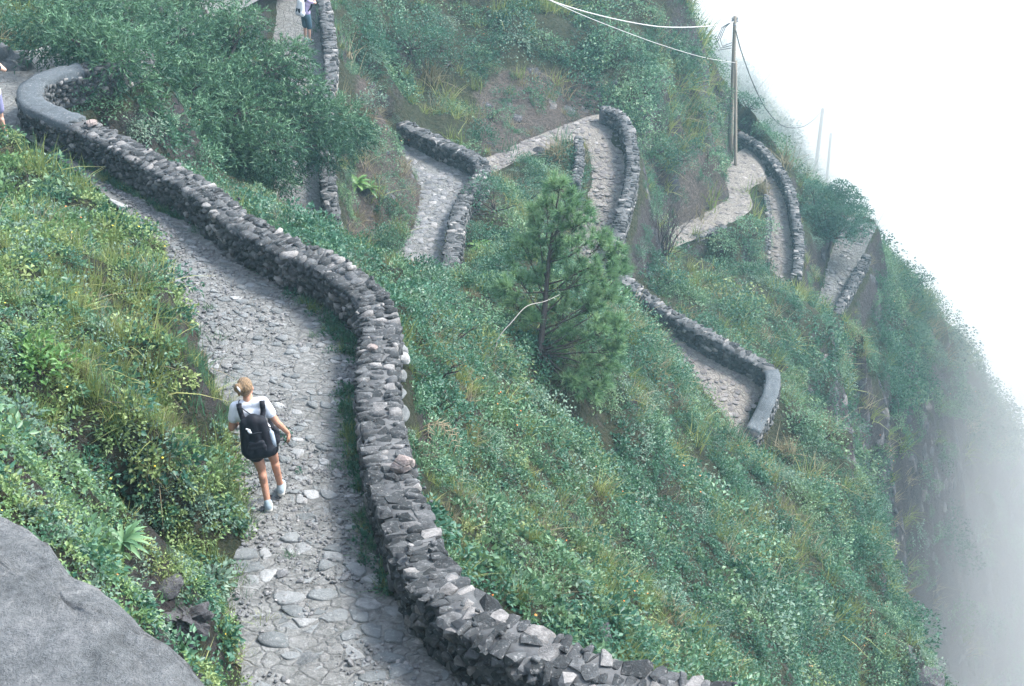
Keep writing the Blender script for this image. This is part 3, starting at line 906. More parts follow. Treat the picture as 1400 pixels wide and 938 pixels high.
# the woman on the path
zf = pz(374, 686, deeper(-8.43))
W0 = np.array((zf[0], zf[1], path_z('F', zf, (-12.6, 0))[0] + .035))
JW = dict(pelvis=(.0, .0, .92), waist=(-.01, .005, 1.06), chest=(-.025, .02, 1.25), head=(-.03, .085, 1.555), face=(.25, .85, -.28),
          shR=(.125, .015, 1.375), shL=(-.175, .025, 1.36), elR=(.235, -.05, 1.12), wrR=(.315, .03, .91), handR=(.10, .12, -1), palmR=(-1, .15, 0), curl=.55,
          elL=(-.265, .0, 1.11), wrL=(-.17, .20, 1.06), handL=(.6, .8, -.1), palmL=(0, .1, -1),
          hipR=(.085, .01, .88), hipL=(-.085, -.01, .88), knR=(.095, .13, .49), knL=(-.055, .03, .47), anR=(.10, .12, .105), anL=(-.045, -.17, .125),
          toeR=(.12, 1, -.02), toeL=(-.02, .95, -.32))
rzW = R(9); LEAN = R(-4.5)
person(W0, rzW, JW, 'woman in white tee and black shorts walking away along the cobbled path', M['skin'], M['tee'], M['black'], M['hair_blond'], M['shoe'], .0075, .52, .45, bun=(-.045, 0, .035), scale=.94).rotation_euler[1] = LEAN
def w_extra(root, tr, w, d, h):
    m = MB(); p = tr((-.06, -d * .46, h * .28)); m.tube(np.array([p, p + (.012, -.012, -.02), p + (.03, -.012, -.05)]), np.array((.012, .018, .010)), 8); m.tube(np.array([p + (-.02, 0, .015), p + (.025, -.01, -.005)]), .009, 6); m.build('white_charm', M['white_tag'], root, True)
    m = MB(); capsule(m, tr((-w * .2, -d * .55, h * .18)), tr((w * .2, -d * .55, h * .18)), .007, .007, 8, 3); m.build('zip', M['black2'], root, True)
backpack(W0, rzW, 1.36, .87, .36, .20, -.225, (M['black'], M['black2']), 'black backpack with white charm on the back of the woman', 1.37, True, w_extra, scale=.94).rotation_euler[1] = LEAN
# her hip pouch with a strap across the back
sb = empty('hip_bag', W0, rzW); sb.scale = (.94,) * 3; sb.rotation_euler[1] = LEAN; tag(sb, 'small black camera bag slung at the right hip of the woman', 'bag')
mb = MB(); capsule(mb, (.175, -.06, .90), (.175, .05, .90), .06, .06); capsule(mb, (.175, -.05, .95), (.175, .04, .95), .055, .055); fuse(mb, 'pouch', M['black2'], sb, .009, 3)
mb = MB(); mb.tube(resample(np.array([(.20, -.02, 1.0), (.13, -.13, 1.16), (.02, -.13, 1.30), (-.11, -.06, 1.415), (-.12, .06, 1.42), (-.05, .15, 1.3)]), .03), .006, 6); mb.build('strap', M['black2'], sb, True)

# walker at the top, camera held to the face, beside the wall
za = pz(421, 57, -17.83)
A0 = np.array((za[0], za[1], path_z('F', za, (-99, -16.8))[0] + .01))
JA = dict(pelvis=(0, 0, .96), waist=(0, .02, 1.1), chest=(0, .04, 1.3), head=(0, .10, 1.62), face=(0, 1, -.05),
          shR=(.18, .03, 1.43), shL=(-.18, .03, 1.43), elR=(.27, .22, 1.33), wrR=(.09, .30, 1.55), handR=(-.5, .1, .7), palmR=(-.6, .6, -.3), curl=.9,
          elL=(-.25, .24, 1.30), wrL=(-.08, .32, 1.54), handL=(.5, .1, .7), palmL=(.6, .6, -.3),
          hipR=(.09, 0, .92), hipL=(-.09, 0, .92), knR=(.10, .03, .51), knL=(-.10, .03, .51), anR=(.11, -.02, .105), anL=(-.11, .0, .105), toeR=(.2, 1, 0), toeL=(-.2, 1, 0))
rzA = R(-38)
person(A0, rzA, JA, 'walker in lilac top and dark knee shorts taking a picture beside the wall', M['skin_light'], M['lilac'], M['teal'], M['hair_brown'], M['shoe'], .012, .5, .92)
backpack(A0, rzA, 1.50, .98, .34, .22, -.20, (M['offwhite'], M['black']), 'off-white backpack with dark base worn by the walker in lilac', 1.42, False)
def camera_thing(base, rz, at, label):
    r = empty('camera_device', base, rz); tag(r, label, 'camera')
    mb = MB(); mb.box(at, (.13, .06, .085)); mb.box(np.array(at) + (0, 0, .05), (.05, .05, .03)); mb.build('camera_body', M['black2'], r)
    mb = MB(); mb.tube(np.array([np.array(at) + (0, .03, 0), np.array(at) + (0, .08, 0), np.array(at) + (0, .13, 0)]), .034, 12); mb.build('lens', M['black'], r, True)
camera_thing(A0, rzA, (0, .245, 1.625), 'black camera held up by the walker in lilac')

# photographer at the bend, partly out of the picture
zl = pz(4, 210, -11.4)
P0 = np.array((zl[0], zl[1], max(ground_at(zl[0], zl[1]) - .05, -11.6)))
JP = dict(JA); JP.update(elR=(.34, .10, 1.30), wrR=(.14, .24, 1.56), handR=(-.6, .2, .5))
rzP = R(25)
person(P0, rzP, JP, 'photographer in navy top and lavender shorts at the bend, cut by the picture edge', M['skin_light'], M['navy'], M['lavender'], M['hair_brown'], M['shoe'], .012, .35, .7)
backpack(P0, rzP, 1.45, .98, .32, .20, -.19, (M['offwhite'], M['navy']), 'pale backpack worn by the photographer at the bend', 1.42, False)
camera_thing(P0, rzP, (0, .245, 1.625), 'black camera held up by the photographer at the bend')
# ------------------------------------------------------------------ haze and the cloud bank in the valley
def volume_mat(name, col, dens, aniso=0.0):
    t = NT(name)
    v = t.node('ShaderNodeVolumePrincipled')
    v.inputs['Color'].default_value = (*col, 1)
    v.inputs['Density'].default_value = dens
    v.inputs['Anisotropy'].default_value = aniso
    t.con(v.outputs[0], t.out.inputs['Volume'])
    return t.m
mb = MB(); mb.box((15, 70, -52.5), (180, 170, 113))
hz = mb.build('haze', volume_mat('haze_air', (.50, .85, 1.0), 0.0009, 0.2))
tag(hz, 'thin bluish haze in the mountain air', kind='stuff')
# dense cloud lying in the valley beyond the ridge
def mist_mat():
    t = NT('mist_air'); p = t.pos()
    sep = t.node('ShaderNodeSeparateXYZ'); t.con(p, sep.inputs[0]); x, y, z = sep.outputs
    def lin(a, b, c, d, w):
        v = t.math('ADD', t.math('ADD', t.math('MULTIPLY', x, a), t.math('MULTIPLY', y, b)), t.math('MULTIPLY_ADD', z, c, -d))
        m = t.node('ShaderNodeMapRange'); m.interpolation_type = 'SMOOTHSTEP'; m.inputs['From Min'].default_value = 0; m.inputs['From Max'].default_value = w
        t.con(v, m.inputs['Value']); return m.outputs['Result']
    f = t.math('MAXIMUM', lin(.5, .85, 0, 80, 34), t.math('MULTIPLY', lin(.9, -.15, -.35, 22.5, 15), 1.0))
    n = t.noise(.07, 3, .6, p)
    d = t.math('MULTIPLY', t.math('MULTIPLY', f, .034), t.math('MULTIPLY_ADD', n, 1.2, .4))
    v = t.node('ShaderNodeVolumePrincipled'); v.inputs['Color'].default_value = (1.0, .99, .98, 1); v.inputs['Anisotropy'].default_value = .3
    t.con(d, v.inputs['Density']); t.con(v.outputs[0], t.out.inputs['Volume'])
    return t.m
mb = MB(); mb.box((54, 70, -52), (96, 164, 108))
mist = mb.build('mist', mist_mat())
tag(mist, 'white cloud filling the valley beyond the ridge', kind='stuff')
SC.cycles.volume_step_rate = 1.0
SC.cycles.volume_max_steps = 64

# ------------------------------------------------------------------ foliage materials and leaf makers
def mat_leaf(name, dark, mid, light, rough=0.5, spec=0.3, trans=0.35, patch=None, pscale=0.35):
    t = NT(name)
    f = t.attr('tint')
    rnd = t.node('ShaderNodeObjectInfo').outputs['Random']
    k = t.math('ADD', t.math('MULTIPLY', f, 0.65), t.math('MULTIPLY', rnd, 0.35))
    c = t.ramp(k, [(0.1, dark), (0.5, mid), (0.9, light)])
    if patch:
        pf = t.ramp(t.noise(pscale, 3, 0.6, t.pos()), [(0.45, (0, 0, 0)), (0.65, (1, 1, 1))])
        c = t.mix(t.math('MULTIPLY', pf, 0.6), c, t.mix(0.5, c, patch))
    p = t.bsdf(c, rough, None, spec)
    tr = t.node('ShaderNodeBsdfTranslucent'); t.con(t.mix(0.4, c, (.10, .16, .05)), tr.inputs['Color'])
    mx = t.node('ShaderNodeMixShader'); mx.inputs[0].default_value = trans
    t.con(p.outputs[0], mx.inputs[1]); t.con(tr.outputs[0], mx.inputs[2]); t.con(mx.outputs[0], t.out.inputs['Surface'])
    return t.m

M['leaf'] = mat_leaf('leaf_broad', (.016, .070, .042), (.072, .190, .110), (.190, .330, .190), 0.42, 0.45, patch=(.26, .31, .10))
M['leaf_dark'] = mat_leaf('leaf_dark', (.010, .056, .038), (.032, .120, .076), (.078, .195, .118), 0.45, 0.4)
M['leaf_grey'] = mat_leaf('leaf_grey', (.070, .140, .105), (.140, .235, .175), (.28, .37, .28), 0.6, 0.25)
M['leaf_lime'] = mat_leaf('leaf_lime', (.05, .13, .04), (.11, .24, .07), (.22, .36, .11), 0.4, 0.4)
M['grass'] = mat_leaf('grass_blade', (.085, .14, .045), (.205, .265, .085), (.40, .42, .17), 0.6, 0.2, 0.35, patch=(.48, .42, .18), pscale=0.8)
M['grass_teal'] = mat_leaf('grass_green', (0.036, 0.102, 0.062), (0.074, 0.174, 0.106), (0.156, 0.264, 0.144), 0.55, 0.25)
M['leaf_bank'] = mat_leaf('leaf_bank', (.045, .115, .045), (.135, .255, .10), (.29, .40, .17), 0.5, 0.35, patch=(.42, .40, .14), pscale=1.2)
M['grass_dry'] = mat_leaf('grass_dry', (.16, .13, .08), (.30, .25, .16), (.46, .40, .28), 0.7, 0.1)
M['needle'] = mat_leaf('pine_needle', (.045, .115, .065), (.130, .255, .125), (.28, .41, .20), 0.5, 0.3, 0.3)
M['feather'] = mat_leaf('feather_leaf', (.003, .020, .013), (.023, .082, .052), (.115, .225, .120), 0.5, 0.3, 0.22)  # near-black end paints the shadows inside the crown
M['bark'] = mat_plain('bark', (.075, .065, .06), 0.95, 0.1, 0.5, 25, 0.6)
M['bark_pale'] = mat_plain('bark_pale', (.34, .32, .29), 0.9, 0.1, 0.3, 20, 0.4)
M['twig'] = mat_plain('twig', (.085, .075, .08), 0.95, 0.1, 0.4, 25, 0.3)
M['flower'] = mat_plain('orange_flower', (.75, .20, .04), 0.6, 0.2, 0.25, 30)
M['flower_yellow'] = mat_plain('yellow_flower', (.75, .55, .06), 0.6, 0.2, 0.2, 30)


def leaf_quads(P, Dr, Nn, length, width, fold=0.25, droop=0.15):
    """folded diamond leaves; P base, Dr direction, Nn up-ish normal; returns verts, quads->two tris sharing midrib"""
    n = len(P); Dr = unit(Dr); S = unit(np.cross(Dr, Nn)); N = np.cross(S, Dr)
    length = np.broadcast_to(length, (n,))[:, None]; width = np.broadcast_to(width, (n,))[:, None]
    a = P
    m = P + Dr * length * .45
    l = m + S * width * .5 + N * width * fold; r = m - S * width * .5 + N * width * fold
    b = P + Dr * length - N * length * droop
    V = np.stack([a, l, b, r], 1).reshape(-1, 3)
    i = np.arange(n)[:, None] * 4
    F = np.concatenate([i + np.array((0, 2, 1)), i + np.array((0, 3, 2))])
    return V, F

def blades(P, Dr, bend, length, width, seg=3):
    """grass blades / needles: tapering bent strips"""
    n = len(P); Dr = unit(Dr)
    S = unit(np.cross(Dr, RNG.normal(size=(n, 3))))
    V = []
    L = np.broadcast_to(length, (n,))[:, None]; W = np.broadcast_to(width, (n,))[:, None]
    for k in range(seg + 1):
        t = k / seg
        c = P + Dr * L * t + bend * L * t * t
        w = W * (1 - t) * .5 + W * .04
        V += [c - S * w, c + S * w]
    V = np.stack(V, 1).reshape(-1, 3); m = 2 * (seg + 1)
    i = np.arange(n)[:, None] * m
    F = np.concatenate([i + np.array((2 * k, 2 * k + 1, 2 * k + 3, 2 * k + 2)) for k in range(seg)])
    return V, F, m

def rdir(n, up=0.0):
    d = RNG.normal(size=(n, 3)); d = unit(d); d[:, 2] += up; return unit(d)

class Clump:
    """a plant tuft as arrays: verts, tris, quads, tint, material index per face"""
    def __init__(s): s.v = []; s.t = []; s.f3 = []; s.f4 = []; s.m3 = []; s.m4 = []; s.n = 0
    def add(s, V, tint, f3=None, f4=None, m=0):
        if f3 is not None: s.f3.append(f3 + s.n); s.m3.append(np.full(len(f3), m))
        if f4 is not None: s.f4.append(f4 + s.n); s.m4.append(np.full(len(f4), m))
        s.v.append(V); s.t.append(tint); s.n += len(V)
    def arrays(s):
        e3 = np.zeros((0, 3), int); e4 = np.zeros((0, 4), int)
        return (np.concatenate(s.v), np.concatenate(s.t), np.concatenate(s.f3) if s.f3 else e3, np.concatenate(s.f4) if s.f4 else e4,
                np.concatenate(s.m3) if s.m3 else np.zeros(0, int), np.concatenate(s.m4) if s.m4 else np.zeros(0, int))

def clump_broad(nleaf=110, rad=1.0, leaf=.16, flower=0, m=0, mf=1, flat=.75):
    """dome of leaves of radius ~1 (scaled when placed)"""
    c = Clump()
    d = rdir(nleaf, .55); d[:, 2] = np.abs(d[:, 2])
    r = rad * RNG.uniform(.35, 1.0, nleaf) ** .5 * (.8 + .35 * np.sin(3.1 * d[:, 0] + 2 * d[:, 1] + RNG.uniform(0, 6)))
    P = d * r[:, None]; P[:, 2] *= flat
    out = unit(d + RNG.normal(0, .55, (nleaf, 3)))
    V, F = leaf_quads(P, out, np.array((0, 0, 1.0)) + RNG.normal(0, .5, (nleaf, 3)), leaf * RNG.uniform(.6, 1.25, nleaf), leaf * .62 * RNG.uniform(.7, 1.2, nleaf))
    depth = np.clip(r / rad, 0, 1)
    c.add(V, np.repeat(np.clip(RNG.uniform(.05, .95, nleaf), 0, 1), 4), f3=F, m=m)
    if flower:
        d = rdir(flower, .9); d[:, 2] = np.abs(d[:, 2]); P = d * rad * 1.0; P[:, 2] *= flat
        for p in P:
            k = 5; a = np.arange(k) * 2 * math.pi / k; rr = min(.035, leaf * .2)
            V = np.concatenate([[p + (0, 0, rr * .6)], p + rr * np.stack([np.cos(a), np.sin(a), np.zeros(k)], 1)])
            c.add(V, np.full(k + 1, .5), f3=np.array([(0, 1 + i, 1 + (i + 1) % k) for i in range(k)]), m=mf)
    return c

def clump_grass(n=46, h=1.0, w=.03, spread=.35, lean=.55, m=0, seg=3):
    c = Clump()
    P = np.concatenate([RNG.normal(0, spread * .35, (n, 2)), np.zeros((n, 1))], 1)
    az = RNG.uniform(0, 2 * math.pi, n); tl = np.abs(RNG.normal(0, lean, n))
    D = np.stack([np.cos(az) * np.sin(tl * .5), np.sin(az) * np.sin(tl * .5), np.cos(tl * .5)], 1)
    bend = np.stack([np.cos(az) * tl * .55, np.sin(az) * tl * .55, -tl * .35], 1)
    V, F, k = blades(P, D, bend, h * RNG.uniform(.5, 1.1, n), w * RNG.uniform(.7, 1.3, n), seg)
    c.add(V, np.repeat(RNG.uniform(.05, .95, n), k), f4=F, m=m)
    return c

def stuff(name, label, variants, mats, P, rot, scl, idx):
    """one object: scatter points + the tuft shapes themselves, instanced by geometry nodes"""
    V = []; T = []; f3 = []; f4 = []; m3 = []; m4 = []; part = []; n = 0
    for k, c in enumerate(variants):
        v, t, a, b, ma, mb_ = c.arrays()
        V.append(v); T.append(t); f3.append(a + n); f4.append(b + n); m3.append(ma); m4.append(mb_); part.append(np.full(len(v), k)); n += len(v)
    V.append(P); T.append(np.zeros(len(P))); part.append(np.full(len(P), -1)); N = n + len(P)
    me = fast_mesh(name, np.concatenate(V), [np.concatenate(f3), np.concatenate(f4)], mats, False, np.concatenate(m3 + m4), np.concatenate(T))
    def attr(nm, ty, val, fld='value'):
        a = me.attributes.new(nm, ty, 'POINT'); a.data.foreach_set(fld, val)
    attr('piece', 'INT', np.concatenate(part).astype(np.int32))
    z = np.zeros(n)
    attr('pick', 'INT', np.concatenate([z - 1, idx]).astype(np.int32))
    attr('turn', 'FLOAT_VECTOR', np.concatenate([np.zeros((n, 3)), rot]).astype(np.float32).ravel(), 'vector')
    attr('grow', 'FLOAT_VECTOR', np.concatenate([np.ones((n, 3)), scl]).astype(np.float32).ravel(), 'vector')
    o = obj(name, me); tag(o, label, kind='stuff')
    g = bpy.data.node_groups.new(name, 'GeometryNodeTree')
    g.interface.new_socket('Geometry', in_out='INPUT', socket_type='NodeSocketGeometry')
    g.interface.new_socket('Geometry', in_out='OUTPUT', socket_type='NodeSocketGeometry')
    N_, L_ = g.nodes, g.links
    gi = N_.new('NodeGroupInput'); go = N_.new('NodeGroupOutput'); join = N_.new('GeometryNodeJoinGeometry')
    def named(nm, ty):
        a = N_.new('GeometryNodeInputNamedAttribute'); a.data_type = ty; a.inputs['Name'].default_value = nm
        return [s for s in a.outputs if s.enabled][0]
    def eq(sock, val):
        c = N_.new('FunctionNodeCompare'); c.data_type = 'INT'; c.operation = 'EQUAL'
        ins = [s for s in c.inputs if s.enabled]
        L_.new(sock, ins[0]); ins[1].default_value = val
        return c.outputs[0]
    pc, pk, tn, gw = named('piece', 'INT'), named('pick', 'INT'), named('turn', 'FLOAT_VECTOR'), named('grow', 'FLOAT_VECTOR')
    sp = N_.new('GeometryNodeSeparateGeometry'); sp.domain = 'POINT'
    L_.new(gi.outputs[0], sp.inputs['Geometry']); L_.new(eq(pc, -1), sp.inputs['Selection'])
    for k in range(len(variants)):
        s = N_.new('GeometryNodeSeparateGeometry'); s.domain = 'POINT'
        L_.new(gi.outputs[0], s.inputs['Geometry']); L_.new(eq(pc, k), s.inputs['Selection'])
        i = N_.new('GeometryNodeInstanceOnPoints')
        L_.new(sp.outputs[0], i.inputs['Points']); L_.new(eq(pk, k), i.inputs['Selection']); L_.new(s.outputs[0], i.inputs['Instance'])
        L_.new(tn, i.inputs['Rotation']); L_.new(gw, i.inputs['Scale'])
        L_.new(i.outputs[0], join.inputs[0])
    L_.new(join.outputs[0], go.inputs[0])
    md = o.modifiers.new('scatter', 'NODES'); md.node_group = g
    return o

# ------------------------------------------------------------------ where the plants grow
cx = (GX[:-1] + GX[1:]) / 2; cy = (GY[:-1] + GY[1:]) / 2
CX, CY = np.meshgrid(cx, cy, indexing='ij')
DX = np.diff(GX)[:, None] * np.ones_like(CY); DY = np.diff(GY)[None, :] * np.ones_like(CX)
CZ = (ZZ[:-1, :-1] + ZZ[1:, 1:] + ZZ[1:, :-1] + ZZ[:-1, 1:]) / 4
SX = (ZZ[1:, :-1] + ZZ[1:, 1:] - ZZ[:-1, :-1] - ZZ[:-1, 1:]) / 2 / DX
SY = (ZZ[:-1, 1:] + ZZ[1:, 1:] - ZZ[:-1, :-1] - ZZ[1:, :-1]) / 2 / DY
AREA = DX * DY * np.sqrt(1 + SX ** 2 + SY ** 2)
CE = (EE[:-1, :-1] + EE[1:, 1:]) / 2
NZ = 1 / np.sqrt(1 + SX ** 2 + SY ** 2)
CU_, CV_, CD_ = project(np.stack([CX, CY, CZ], -1).reshape(-1, 3))
CU_ = CU_.reshape(CX.shape); CV_ = CV_.reshape(CX.shape); CD_ = CD_.reshape(CX.shape)
INVIEW = (CD_ > 2) & (CU_ > -140) & (CU_ < 1540) & (CV_ > -110) & (CV_ < 1060)
# facing away from the camera and hidden by more than a metre: leave bare
FACING = (-(-SX * CX) + SY * CY - CZ) * 0 + ((-SX) * (-CX) + (-SY) * (-CY) + (-CZ)) > -0.25 * np.sqrt(CX ** 2 + CY ** 2 + CZ ** 2) / NZ

def scatter(dens, mask=None):
    """dens (per m2, array over cells) -> points, normals, pixel, depth, edge distance, steepness"""
    m = INVIEW & FACING
    if mask is not None: m = m & mask
    lam = np.where(m, dens * AREA, 0)
    k = RNG.poisson(np.minimum(lam, 40))
    i, j = np.nonzero(k); c = k[i, j]
    i = np.repeat(i, c); j = np.repeat(j, c)
    x = GX[i] + RNG.random(len(i)) * DX[i, j]; y = GY[j] + RNG.random(len(i)) * DY[i, j]
    z = ground_at(x, y)
    N = unit(np.stack([-SX[i, j], -SY[i, j], np.ones(len(i))], 1))
    return np.stack([x, y, z], 1), N, CU_[i, j], CV_[i, j], CD_[i, j], CE[i, j], NZ[i, j]

def tilt(N, amt):
    """Euler angles that lean +Z a share of the way to N, with a random turn"""
    u = unit(np.array((0, 0, 1.0)) * (1 - amt) + N * amt)
    az = np.arctan2(u[:, 0], -u[:, 1]) 
    out = np.zeros((len(N), 3))
    for q in range(len(N)):
        e = (Matrix(np.array(Vector((0, 0, 1)).rotation_difference(Vector(u[q])).to_matrix())) @ Matrix.Rotation(RNG.uniform(0, 6.283), 3, 'Z')).to_euler()
        out[q] = e
    return out

def poly_in(u, v, poly):
    inside = np.zeros(np.shape(u), bool); n = len(poly)
    for a in range(n):
        x1, y1 = poly[a]; x2, y2 = poly[(a + 1) % n]
        c = ((y1 > v) != (y2 > v)) & (u < (x2 - x1) * (v - y1) / (y2 - y1 + 1e-12) + x1)
        inside ^= c
    return inside

# plan-area zones of the real hillside, named by what grows there
def zone(poly, D0, D1):
    return poly_in(CU_, CV_, poly) & (CD_ > D0) & (CD_ < D1)
Z_BANK = zone([(-200, 90), (60, 190), (210, 295), (290, 430), (330, 560), (345, 690), (330, 1100), (-200, 1100)], 3, 24) & (CX < -1.2)
Z_BARE_C = zone([(655, 130), (690, 95), (830, 100), (850, 150), (760, 190), (660, 225)], 50, 60)
Z_SPUR = zone([(495, 90), (540, 110), (575, 200), (585, 300), (520, 345), (480, 330), (500, 230)], 38, 50)
Z_HOLE = zone([(140, 770), (230, 760), (310, 900), (300, 960), (200, 860)], 3, 14)
Z_SOIL = zone([(228, 385), (285, 400), (312, 500), (315, 620), (252, 630), (236, 500)], 8, 22)
Z_EBANK = zone([(935, 215), (1000, 190), (1002, 260), (965, 300), (905, 322), (890, 300)], 54, 73)
Z_CLIFF = zone([(1135, 560), (1190, 520), (1290, 560), (1420, 700), (1420, 1000), (1230, 1000), (1215, 780), (1190, 660)], 44, 140)
bare = np.where(Z_BARE_C | Z_SPUR | Z_SOIL | Z_EBANK, 1.0, 0.0) + np.where(Z_HOLE, .6, 0)
for _ in range(14):
    bp_ = np.pad(bare, 1, mode='edge'); bare = (bp_[:-2, 1:-1] + bp_[2:, 1:-1] + bp_[1:-1, :-2] + bp_[1:-1, 2:] + bare * 2) / 6
bv_ = np.zeros_like(ZZ); bv_[:-1, :-1] = bare
_a = ground.data.attributes.new('bare', 'FLOAT', 'POINT'); _a.data.foreach_set('value', bv_.ravel().astype(np.float32))
cover = np.ones_like(CX)
cover *= sstep(.0, .22, CE)                                  # nothing on the paths and under the walls
cover *= np.where(NZ < .30, .85, 1.0)
cover *= np.where(Z_BARE_C, .5, 1.0) * np.where(Z_SPUR, .8, 1.0) * np.where(Z_SOIL, .03, 1.0) * np.where(Z_EBANK, .5, 1.0) * np.where(Z_HOLE, .10, 1.0) * np.where(Z_CLIFF, .22, 1.0)
gaps = .5 * Z_BANK * (CD_ < 22) + fbm(CX * .9, CY * .9, 77, 3)
cover *= .45 + .55 * sstep(.30, .5, gaps)
near = sstep(30, 14, CD_); far = sstep(30, 55, CD_)
bank = Z_BANK.astype(float)
dist_size = np.interp(CD_, [6, 12, 20, 30, 45, 70, 130], [.11, .15, .23, .34, .52, .75, 1.3])   # clump radius

# broad-leaved cover over all slopes
def tier(nl, leaf, fl):
    return [clump_broad(nl, 1, leaf, 0), clump_broad(nl, 1, leaf * .9, fl), clump_broad(nl, 1, leaf * 1.1, 0), clump_broad(nl, 1, leaf * .8, 0),
            clump_broad(nl, 1, leaf, 0, 2), clump_broad(nl, 1, leaf * .9, 0, 2), clump_broad(nl, 1, leaf * .9, 0, 3)]
V_BROAD = tier(110, .25, 2) + tier(260, .15, 4) + tier(520, .095, 6)
def cover_layer(name, label, variants, mats, dens_k, size_k, mask_w, probs, lean=.6, zs=1.0, sink=.15, nvar=.35):
    dens = dens_k / (dist_size ** 2) * mask_w
    P, N, U, Vv, D, E, nz = scatter(dens)
    s = np.interp(D, [6, 12, 20, 30, 45, 70, 130], [.11, .15, .23, .34, .52, .75, 1.3]) * size_k
    s = s * np.clip(RNG.normal(1, nvar, len(s)), .45, 2.0) * (.7 + .75 * fbm(P[:, 0] * .6, P[:, 1] * .6, 5, 3))
    s = np.minimum(s, .45) if 'rock' in name else s
    s = np.minimum(s, .13 + E * .9) if 'path' not in name else s
    P = P - N * (s * sink)[:, None]
    k = len(probs)
    idx = RNG.choice(k, len(s), p=np.array(probs) / sum(probs))
    if len(variants) == 3 * k:                       # finer-leaved, fuller tufts further away
        Dj = D * RNG.uniform(.85, 1.15, len(D)); idx = idx + k * ((Dj > 17).astype(int) + (Dj > 30).astype(int))
    stuff(name, label, variants, mats, P, tilt(N, lean), np.stack([s, s, s * zs], 1), idx)
    print(name, len(s))
leafm = [M['leaf'], M['flower'], M['leaf_dark'], M['leaf_grey']]
darkp = fbm(CX * .28, CY * .28, 41, 3)
w_b = cover * (1 - .72 * bank)
cover_layer('ground_cover', 'mixed leafy scrub covering the slopes', V_BROAD, leafm, .42, 1.1, w_b * sstep(.60, .48, darkp), [3, 1.0, 2, 2, .8, .8, 2.2])
cover_layer('dark_scrub', 'dark green scrub in drifts on the slopes', V_BROAD, leafm, .45, 1.25, w_b * sstep(.44, .54, darkp), [1, .2, 1, 1, 4, 4, .4])
V_GRASS = [clump_grass(44, 1, .035, .5, .6, 0), clump_grass(40, 1, .03, .4, .8, 0), clump_grass(36, 1.1, .03, .5, .5, 1), clump_grass(40, 1, .035, .5, .6, 2)]
grassm = [M['grass'], M['grass_dry'], M['grass_teal']]
gp = fbm(CX * .4 + 9, CY * .4, 63, 3)
cover_layer('grass', 'tufts of grass between the scrub', V_GRASS, grassm, .52, 1.15, cover * (1 - bank) * sstep(.43, .53, gp), [4, 2.2, 2.4, 1.4], .35)
V_STEM = [clump_grass(16, 1.3, .02, .6, .5, 0), clump_grass(14, 1.5, .018, .7, .7, 1)]
cover_layer('dry_stems', 'bare dry stems sticking out of the scrub', V_STEM, [M['grass_dry'], M['twig']], .10, 1.1, cover * sstep(.4, .6, fbm(CX * .5 + 20, CY * .5, 33, 3)), [1, 1], .5)
# the grassy bank above the path
V_SMALL = [clump_broad(130, 1, .19, 0, 0), clump_broad(140, 1, .16, 0, 3), clump_broad(130, 1, .18, 1, 0, 1), clump_broad(100, 1, .24, 0, 2)]
bp = fbm(CX * .7 + 3, CY * .7, 21, 3)
band = zone([(90, 330), (210, 300), (275, 400), (290, 640), (180, 640), (60, 520)], 8, 20)
low = zone([(-200, 540), (170, 600), (240, 700), (230, 800), (150, 900), (-200, 900)], 3, 12)
cover_layer('bank_grass', 'tall yellow green grass on the bank above the path', V_GRASS, grassm, .80, 1.45, cover * bank * np.where(band, 1.1, .22) * np.where(low, .2, 1), [5, 2, .8, 1.6], .3)
cover_layer('bank_herbs', 'small leafy herbs on the bank above the path', V_SMALL, [M['leaf_bank'], M['flower_yellow'], M['leaf'], M['leaf_grey']], 1.0, 1.0, cover * bank * np.where(band, .4, 1.0), [3, 2.2, 1, 1], .5)
# grass along the foot of the walls and on the edges of the paths
edge = ((CE > -.14) & (CE < .5)).astype(float)
strip = zone([(255, 430), (300, 470), (345, 600), (350, 700), (345, 860), (230, 860), (240, 700), (265, 520)], 6, 20)
cover_layer('path_edge_grass', 'green grass and weeds along the path edges', V_GRASS + V_SMALL[:1], grassm + [M['leaf_dark']], .20, 1.3, edge * INVIEW * (.3 + .5 * sstep(30, 40, CD_) + 2.0 * strip) * sstep(.35, .6, gp + .15 * strip), [2, .6, .5, 4, 0.0001], .15)

# loose stones and outcrops on bare ground and cliffs
def clump_rock(seed, m=0):
    c = Clump(); me = hull_mesh('rock_shape', M['wall_stone'], 22, .8, seed); v, f = mesh_np(me); bpy.data.meshes.remove(me)
    c.add(v * 2, np.full(len(v), .5), f3=f, m=m); return c
V_ROCK = [clump_rock(300 + k) for k in range(6)]
M['outcrop'] = mat_stone('outcrop', (.035, .036, .042), (.07, .07, .076), (.11, .108, .11), (.15, .138, .13), .5)
rk = np.where(NZ < .38, .9, 0) * sstep(30, 42, CD_) * (np.hypot(CX - 11, CY - 66) > 6) + .6 * Z_SOIL + .8 * Z_HOLE + np.where(Z_BARE_C, .55, 0) + np.where(Z_SPUR, .25, 0) + np.where(Z_CLIFF, .9, 0)
rk = rk * sstep(.1, .4, CE) * sstep(.42, .6, fbm(CX * .5, CY * .5, 90, 3))
cover_layer('cliff_rocks', 'dark rock showing on the bare banks and cliffs', V_ROCK, [M['outcrop']], .7, .5, rk, [1] * 6, .9, .6, .35, .5)

